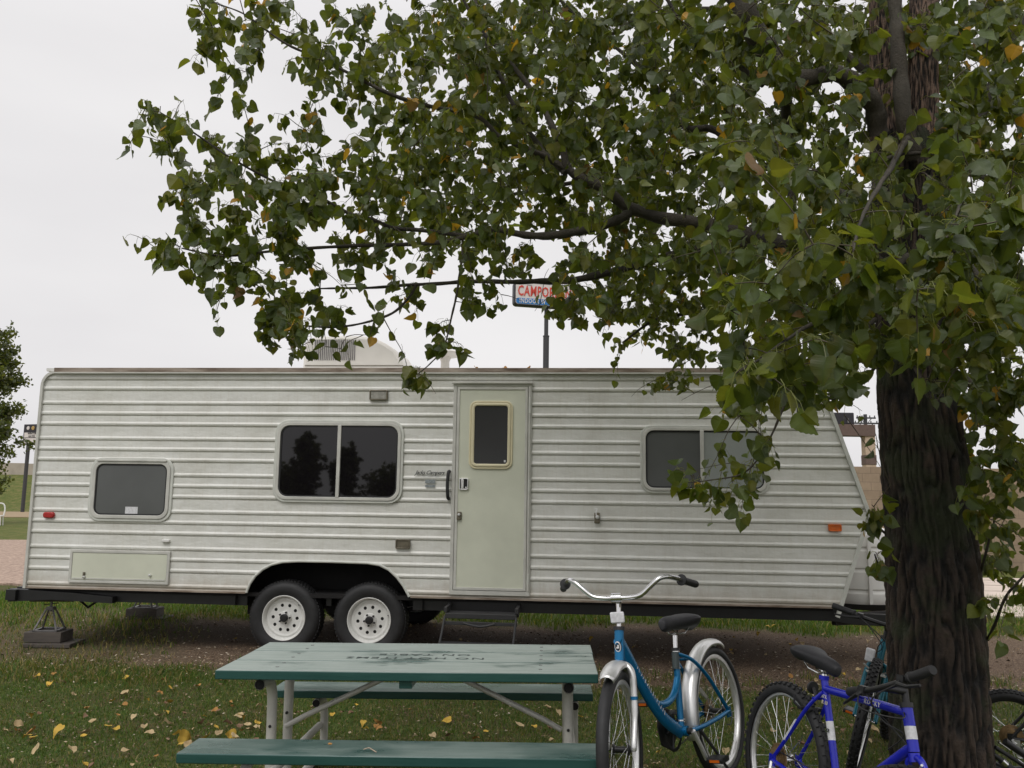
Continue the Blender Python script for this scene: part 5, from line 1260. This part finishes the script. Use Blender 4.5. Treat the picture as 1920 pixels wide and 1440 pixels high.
# openings in the crown: round the roadside sign, over the trunk foot, the sky by the nose and the door
for (x0, y0, x1, y1, pr_) in ((940, 515, 1032, 592, .97), (1655, 755, 1790, 1500, .97), (1575, 740, 1650, 880, .93), (840, 700, 1010, 1100, 1), (990, 590, 1030, 690, .9), (1060, 505, 1090, 560, .4), (930, 700, 1140, 1000, 1), (100, 720, 720, 1100, 1), (1625, 100, 1760, 300, .55), (640, 735, 1330, 900, 1), (598, 634, 775, 690, .72), (1040, 600, 1130, 690, .5)):
    keep &= ~((qx > x0) & (qx < x1) & (qy > y0) & (qy < y1) & (rng.random(len(pos)) < pr_))
pos = pos[keep]; dr = dr[keep]; N = len(pos)
print('leaves', N, 'clusters', len(CP))
pd = dr*.5+rng.normal(0, .55, (N, 3))+np.array([0, 0, -.25]); pd /= np.linalg.norm(pd, axis=1)[:, None]
pl_ = rng.uniform(.035, .07, N); tip = pos+pd*pl_[:, None]*.8+np.array([0, 0, -1.])*pl_[:, None]*.35; midp = pos+pd*pl_[:, None]*.5
ax = (tip-midp); ax /= np.linalg.norm(ax, axis=1)[:, None]; ax = ax*.6+rng.normal(0, .5, (N, 3))+np.array([0, 0, -.45]); ax /= np.linalg.norm(ax, axis=1)[:, None]
nr = rng.normal(0, 1, (N, 3))+np.array([0, -.1, .35]); nr -= ax*np.sum(nr*ax, 1)[:, None]; nr /= np.linalg.norm(nr, axis=1)[:, None]
sd = np.cross(nr, ax)
size = LS*rng.uniform(.55, 1.3, N)
dist = pos[:, 1]
near = dist < 3.3
size = np.where(near, size*1.12, size)
u = rng.random(N); pal = np.array([(.046, .074, .010), (.060, .088, .011), (.042, .066, .018), (.090, .108, .014), (.070, .098, .036), (.026, .046, .008)])
cl = pal[rng.integers(0, 6, N)]*rng.uniform(.75, 1.3, (N, 1))
cl[u < .10] = np.array([.10, .105, .018])*rng.uniform(.8, 1.2, ((u < .10).sum(), 1))
yk = u < np.where(dist < 3.3, .006, .02); cl[yk] = np.array([.46, .25, .03])*rng.uniform(.6, 1.1, (yk.sum(), 1))
bk = (u > .028) & (u < .032); cl[bk] = np.array([.16, .085, .03])
def build_leaves(name, sel, LV, LF):
    n = len(sel)
    if n == 0: return
    x = LV[:, 0][None, :]; y = LV[:, 1][None, :]; s = size[sel][:, None]
    wv = rng.uniform(.92, 1.12, n)[:, None]; fold = rng.uniform(.05, .55, n)[:, None]; curl = rng.normal(-.15, .35, n)[:, None]; tw_ = rng.normal(0, .25, n)[:, None]
    ph = rng.random(n)[:, None]*6.28
    yy = y*wv*(1+.05*np.sin(ph+x*9)); 
    # insect bites: notch the margin here and there
    bt = (rng.random((n, 1)) < .35); bx_ = rng.uniform(.1, .8, (n, 1)); bs = rng.choice([-1, 1], (n, 1)); dpt = rng.uniform(.15, .55, (n, 1))
    hit = bt & (np.abs(x-bx_) < .12) & (np.sign(y) == bs); yy = np.where(hit, yy*(1-dpt), yy)
    z = np.abs(yy)*fold + curl*x*x*.35 + tw_*yy*x + .02*np.sin(x*14+ph)*np.abs(yy)*2
    Vv = tip[sel][:, None, :]+s[..., None]*(x[..., None]*ax[sel][:, None, :]+yy[..., None]*sd[sel][:, None, :]+z[..., None]*nr[sel][:, None, :])
    F_ = (LF[None]+(np.arange(n)*LV.shape[0])[:, None, None]).reshape(-1, 3)
    c = np.repeat(cl[sel][:, None, :], LV.shape[0], 1); rib = (np.abs(LV[:, 1]) < 1e-6)[None, :, None]; edge = rng.random((n, 1, 1)) < .12
    c = np.where(rib, c*1.25+np.array([.012, .012, .002]), c); c = np.where(edge & ~rib, c*.9+np.array([.035, .02, .002]), c)
    V2 = Vv.reshape(-1, 3)-np.array(TREE.location)
    return V2, F_, c.reshape(-1, 3)
ni = np.where(near)[0]; fi = np.where(~near)[0]
A_ = build_leaves('a', ni, LV1, LF1); B_ = build_leaves('b', fi, LV0, LF0)
# petioles, yellow-green
n = N; rr = np.where(near, .0014, .0010)[:, None]; a1_ = np.cross(pd, np.array([0, 0, 1.])); a1_ /= np.linalg.norm(a1_, axis=1)[:, None]; a2_ = np.cross(pd, a1_)
rings = []
for q in (pos, midp, tip):
    for k in range(3):
        th = 2*math.pi*k/3; rings.append(q+rr*(a1_*math.cos(th)+a2_*math.sin(th)))
Vp = np.stack(rings, 1).reshape(-1, 3)-np.array(TREE.location); i = np.arange(n)[:, None]*9; fl = []
for b0 in (0, 3):
    for k in range(3):
        k2 = (k+1) % 3; fl += [(b0+k, b0+k2, b0+3+k2), (b0+k, b0+3+k2, b0+3+k)]
Fp = (i[:, :, None]+np.array(fl)[None]).reshape(-1, 3); Cp = np.repeat(np.array([[.20, .22, .05]])*rng.uniform(.6, 1.2, (n, 1)), 9, 0)
Vall = np.concatenate([A_[0], B_[0], Vp]); Fall = np.concatenate([A_[1], B_[1]+len(A_[0]), Fp+len(A_[0])+len(B_[0])]); Call = np.concatenate([A_[2], B_[2], Cp])
np_obj('foliage', Vall, Fall, 'leaf', Call, TREE, False)

# ---- other trees: clumps of small leaf faces on a trunk
def far_tree(name, label, loc, h, rad, n, ls, z0=.15, shape=1.0, seed=1, group=None):
    r2 = np.random.default_rng(seed); t = thing(name, label, 'tree', loc, group=group)
    mb = MB().tube([(0, 0, -.2), (.05, 0, h*.4), (0, .05, h*.75), (0, 0, h*.96)], [h*.022, h*.017, h*.01, h*.003], 10)
    bl = []; 
    for k in range(60):
        z = h*(z0+(.97-z0)*r2.random()); a = r2.random()*6.28; q = (z/h-z0)/(1-z0); R_ = rad*(math.sin(math.pi*min(1, q*.85+.12))**.6)*(1-.25*q)*r2.uniform(.75, 1.08)
        e = Vector((R_*math.cos(a), R_*math.sin(a), z+R_*.35)); s = Vector((0, 0, z-R_*.25)); mb.tube([s, s.lerp(e, .5)+Vector((0, 0, -.04*R_)), e], [h*.005, h*.003, h*.001], 5, caps=False); bl.append((s, e))
    obj('trunk', mb, 'bark_limb', t)
    k = r2.integers(0, 60, n); tt = r2.random(n)**.6; S_ = np.array([list(a) for a, b_ in bl])[k]; E_ = np.array([list(b_) for a, b_ in bl])[k]
    cl_ = r2.integers(0, 5, n); cc_ = r2.normal(0, rad*.13, (60, 5, 3)); c = S_+(E_-S_)*(.35+.65*(cl_/4.0))[:, None]+cc_[k, cl_]+r2.normal(0, rad*.075, (n, 3))
    a_ = r2.normal(0, 1, (n, 3)); a_ /= np.linalg.norm(a_, axis=1)[:, None]; b_ = np.cross(a_, r2.normal(0, 1, (n, 3))); b_ /= np.linalg.norm(b_, axis=1)[:, None]
    s = ls*r2.uniform(.6, 1.3, (n, 1)); V_ = np.stack([c-a_*s, c-b_*s*.7, c+a_*s, c+b_*s*.7], 1).reshape(-1, 3); i = np.arange(n)[:, None]*4
    F_ = np.concatenate([i+np.array([0, 1, 2]), i+np.array([0, 2, 3])], 1).reshape(-1, 3); c_ = np.array([(.05, .075, .02), (.07, .09, .03), (.045, .06, .018), (.10, .11, .04)])[r2.integers(0, 4, n)]
    np_obj('crown', V_, F_, 'leaf', np.repeat(c_*r2.uniform(.7, 1.3, (n, 1)), 4, 0), t)
    return t
p = atd(-48, 870, 40)
far_tree('poplar_tree', 'narrow green poplar beyond the gravel road at the left frame edge', (p.x, p.y, 0), 9.6, 2.0, 12000, .10, .12, seed=5)
for x_, y_, h_, r_, sd_, lb in ((-23.5, -40, 5.6, 1.3, 8, 'taller slim poplar far behind the camera, mirrored in the large trailer window'), (-20.6, -40, 4.7, 1.2, 9, 'shorter poplar beside the taller one, mirrored in the large trailer window'),
    (-26.5, -41, 3.0, 2.4, 12, 'round low tree at the left of the mirrored poplars'), (-16.5, -41, 2.8, 2.6, 13, 'round low tree at the right of the mirrored poplars'), (6, -30, 9.5, 3.4, 10, 'broad tall tree behind the camera on its right, mirrored in the front window')):
    far_tree('poplar_tree', lb, (x_, y_, 0), h_, r_, 5000, .15, seed=sd_, group='trees behind the camera')

# ------------------------------------------------------------------ fallen leaves
def fallen_mesh(seed, col):
    r3 = np.random.default_rng(seed); V_, F_ = LV1, LF1; x, y = V_[:, 0], V_[:, 1]
    z = np.abs(y)*r3.uniform(.1, .7)+.25*r3.normal()*x*x+.08*np.sin(x*7+seed)+.1*r3.normal()*x*y
    P_ = np.stack([x-.5, y*r3.uniform(.8, 1.05), z-z.min()], -1); me_o = np_obj('leaf_source', P_, F_, 'chips', np.tile(np.array(col)*r3.uniform(.85, 1.1), (len(P_), 1)))
    me = me_o.data; bpy.data.objects.remove(me_o)
    # stalk
    return me
kinds = [('yellow', (.52, .34, .06), 'yellow fallen leaf lying in the short grass', 'yellow fallen leaves'),
         ('tan', (.42, .32, .18), 'pale tan dry leaf curled on the short grass', 'pale dry fallen leaves'),
         ('orange', (.36, .19, .06), 'orange brown fallen leaf lying in the grass', 'orange brown fallen leaves'),
         ('brown', (.20, .12, .075), 'dull brown withered leaf flat in the grass', 'brown withered leaves')]
srcs = {k[0]: [fallen_mesh(i*7+j, k[1]) for j in range(4)] for i, k in enumerate(kinds)}
def drop(kind, px, py, s=.075, z=None, label=None, first=None):
    s *= .70
    kk = [k for k in kinds if k[0] == kind][0]; g_ = gnd(px, py, 0.01)
    if z is None: z = float(gz(g_.x, g_.y))+.022
    g_ = gnd(px, py, z)
    o = bpy.data.objects.new('fallen_leaf', random.choice(srcs[kind])); COL.objects.link(o)
    o.location = (g_.x, g_.y, z); o.scale = (s,)*3; o.rotation_euler = (random.gauss(0, .35), random.gauss(0, .35), random.random()*6.28)
    tag(o, label or kk[2], 'leaf', kk[3]); return o
seen = [('yellow', 94, 1285, .10), ('yellow', 238, 1272, .08), ('orange', 372, 1288, .08), ('tan', 232, 1303, .09), ('yellow', 55, 1348, .08), ('orange', 58, 1375, .08), ('yellow', 110, 1380, .10), ('tan', 155, 1376, .10), ('tan', 35, 1365, .10), ('tan', 68, 1410, .09), ('tan', 134, 1410, .08), ('yellow', 47, 1388, .08), ('tan', 176, 1353, .07), ('tan', 296, 1343, .08), ('yellow', 202, 1368, .07), ('yellow', 218, 1368, .06), ('tan', 278, 1377, .08), ('tan', 315, 1357, .09), ('orange', 232, 1324, .07), ('yellow', 452, 1352, .09), ('yellow', 483, 1357, .06), ('yellow', 430, 1381, .11), ('tan', 412, 1375, .07), ('brown', 425, 1357, .09), ('orange', 703, 1355, .09), ('yellow', 680, 1362, .06), ('yellow', 837, 1352, .09), ('tan', 975, 1362, .09), ('tan', 880, 1378, .07), ('yellow', 1000, 1363, .06), ('yellow', 1213, 1318, .09), ('yellow', 1090, 1345, .07), ('tan', 1232, 1435, .07), ('orange', 705, 1364, .06), ('yellow', 625, 1340, .06), ('brown', 510, 1390, .08), ('orange', 1040, 1300, .08), ('tan', 1640, 1372, .09), ('yellow', 1580, 1265, .09), ('yellow', 1592, 1158, .09), ('tan', 1630, 1392, .06), ('yellow', 1495, 1200, .06), ('tan', 1180, 1250, .08), ('orange', 935, 1225, .06), ('yellow', 1442, 1178, .07)]
for k_, px, py, s in seen: drop(k_, px, py, s)
g_ = drop('yellow', 346, 1384, .12, label='large bright yellow leaf standing up behind the left end of the near bench'); g_.rotation_euler = (R(70), .3, .4)
drop('yellow', 385, 1386, .10, label='pale yellow leaf tucked behind the left end of the near bench'); drop('tan', 352, 1396, .08)
for k in range(150):
    px, py = random.uniform(0, 1650), random.uniform(1250, 1440)
    if random.random() < .4: px *= .45
    drop(random.choice(['yellow', 'tan', 'tan', 'brown', 'brown', 'orange']), px, py, random.uniform(.035, .075))
for k in range(10): drop(random.choice(['tan', 'yellow', 'brown', 'brown', 'orange']), random.gauss(432, 26), random.gauss(1368, 11), random.uniform(.05, .1))
for k in range(60): drop(random.choice(['tan', 'tan', 'yellow', 'brown']), random.uniform(420, 1640), random.uniform(1150, 1230), random.uniform(.04, .07))
# leaf stalk on the bench and small leaves on the roof edge
g_ = gnd(695, 1399, .45); tg = obj('twig', MB().tube(smooth_path([(-.03, -.0, .004), (-.01, .01, .008), (.01, -.01, .006), (.03, -.035, .004)]), .0018, 6), 'tanpost', None)
tg.location = (g_.x, g_.y, .432); tag(tg, 'thin dry brown twig lying on the near bench', 'twig')
o = drop('orange', 618, 1397, .03, z=.435, label='tiny orange leaf scrap in a wet patch on the near bench')
for px in (893, 948, 990):
    sg, zz = tp(px, 686, .05); pw = TO+TT*sg+TN*.06; o = bpy.data.objects.new('fallen_leaf', srcs['orange'][0]); COL.objects.link(o); o.location = (pw.x, pw.y, ZT+.04); o.scale = (.05,)*3; o.rotation_euler = (.4, .1, px)
    tag(o, 'small orange leaf resting on the edge of the trailer roof', 'leaf', 'leaves on the trailer roof edge')
# ------------------------------------------------------------------ sky and sun
w = bpy.data.worlds.new('World'); scn.world = w; w.use_nodes = True; nt = w.node_tree; nt.nodes.clear()
o = nt.nodes.new('ShaderNodeOutputWorld'); b = nt.nodes.new('ShaderNodeBackground'); sk = nt.nodes.new('ShaderNodeTexSky')
sk.sky_type = 'NISHITA'; sk.sun_disc = False; SE, SR = R(52), R(205)
sk.sun_elevation = SE; sk.sun_rotation = SR; sk.dust_density = 6; sk.air_density = 1.2
hs = nt.nodes.new('ShaderNodeHueSaturation'); hs.inputs['Saturation'].default_value = .0; hs.inputs['Value'].default_value = 1
nt.links.new(sk.outputs[0], hs.inputs['Color'])
tc = nt.nodes.new('ShaderNodeTexCoord'); n = nt.nodes.new('ShaderNodeTexNoise'); n.inputs['Scale'].default_value = 1.6; n.inputs['Detail'].default_value = 4
mp = nt.nodes.new('ShaderNodeMapping'); mp.inputs['Scale'].default_value = (1, 1, 3); nt.links.new(tc.outputs['Generated'], mp.inputs[0]); nt.links.new(mp.outputs[0], n.inputs['Vector'])
cr = ramp(nt, n.outputs[0], [(.28, (7.9, 7.75, 7.95)), (.72, (9.5, 9.35, 9.4))])
sx = nt.nodes.new('ShaderNodeSeparateXYZ'); nt.links.new(tc.outputs['Generated'], sx.inputs[0])
mr = nt.nodes.new('ShaderNodeMapRange'); mr.inputs[1].default_value = .45; mr.inputs[2].default_value = 1.0; mr.inputs[3].default_value = 1.0; mr.inputs[4].default_value = 1.75
nt.links.new(sx.outputs[2], mr.inputs[0])
cc = mixc(nt, .12, cr.outputs[0], hs.outputs[0]); v = nt.nodes.new('ShaderNodeVectorMath'); v.operation = 'SCALE'
nt.links.new(cc, v.inputs[0]); nt.links.new(mr.outputs[0], v.inputs[3]); nt.links.new(v.outputs[0], b.inputs[0])
b.inputs[1].default_value = .1; nt.links.new(b.outputs[0], o.inputs[0])
sl = bpy.data.lights.new('sun', 'SUN'); sl.energy = .85; sl.angle = R(25); sl.color = (1, .97, .93)
so = bpy.data.objects.new('sun', sl); COL.objects.link(so)
az = SR; dv = Vector((math.sin(az)*math.cos(SE), math.cos(az)*math.cos(SE), math.sin(SE)))   # towards the sun
so.rotation_euler = dv.to_track_quat('Z', 'Y').to_euler()
scn.view_settings.view_transform = 'Standard'; scn.view_settings.look = 'None'; scn.view_settings.exposure = 0; scn.view_settings.gamma = 1
scn.render.engine = 'CYCLES'; scn.cycles.use_denoising = True; scn.cycles.max_bounces = 8; scn.cycles.transparent_max_bounces = 8
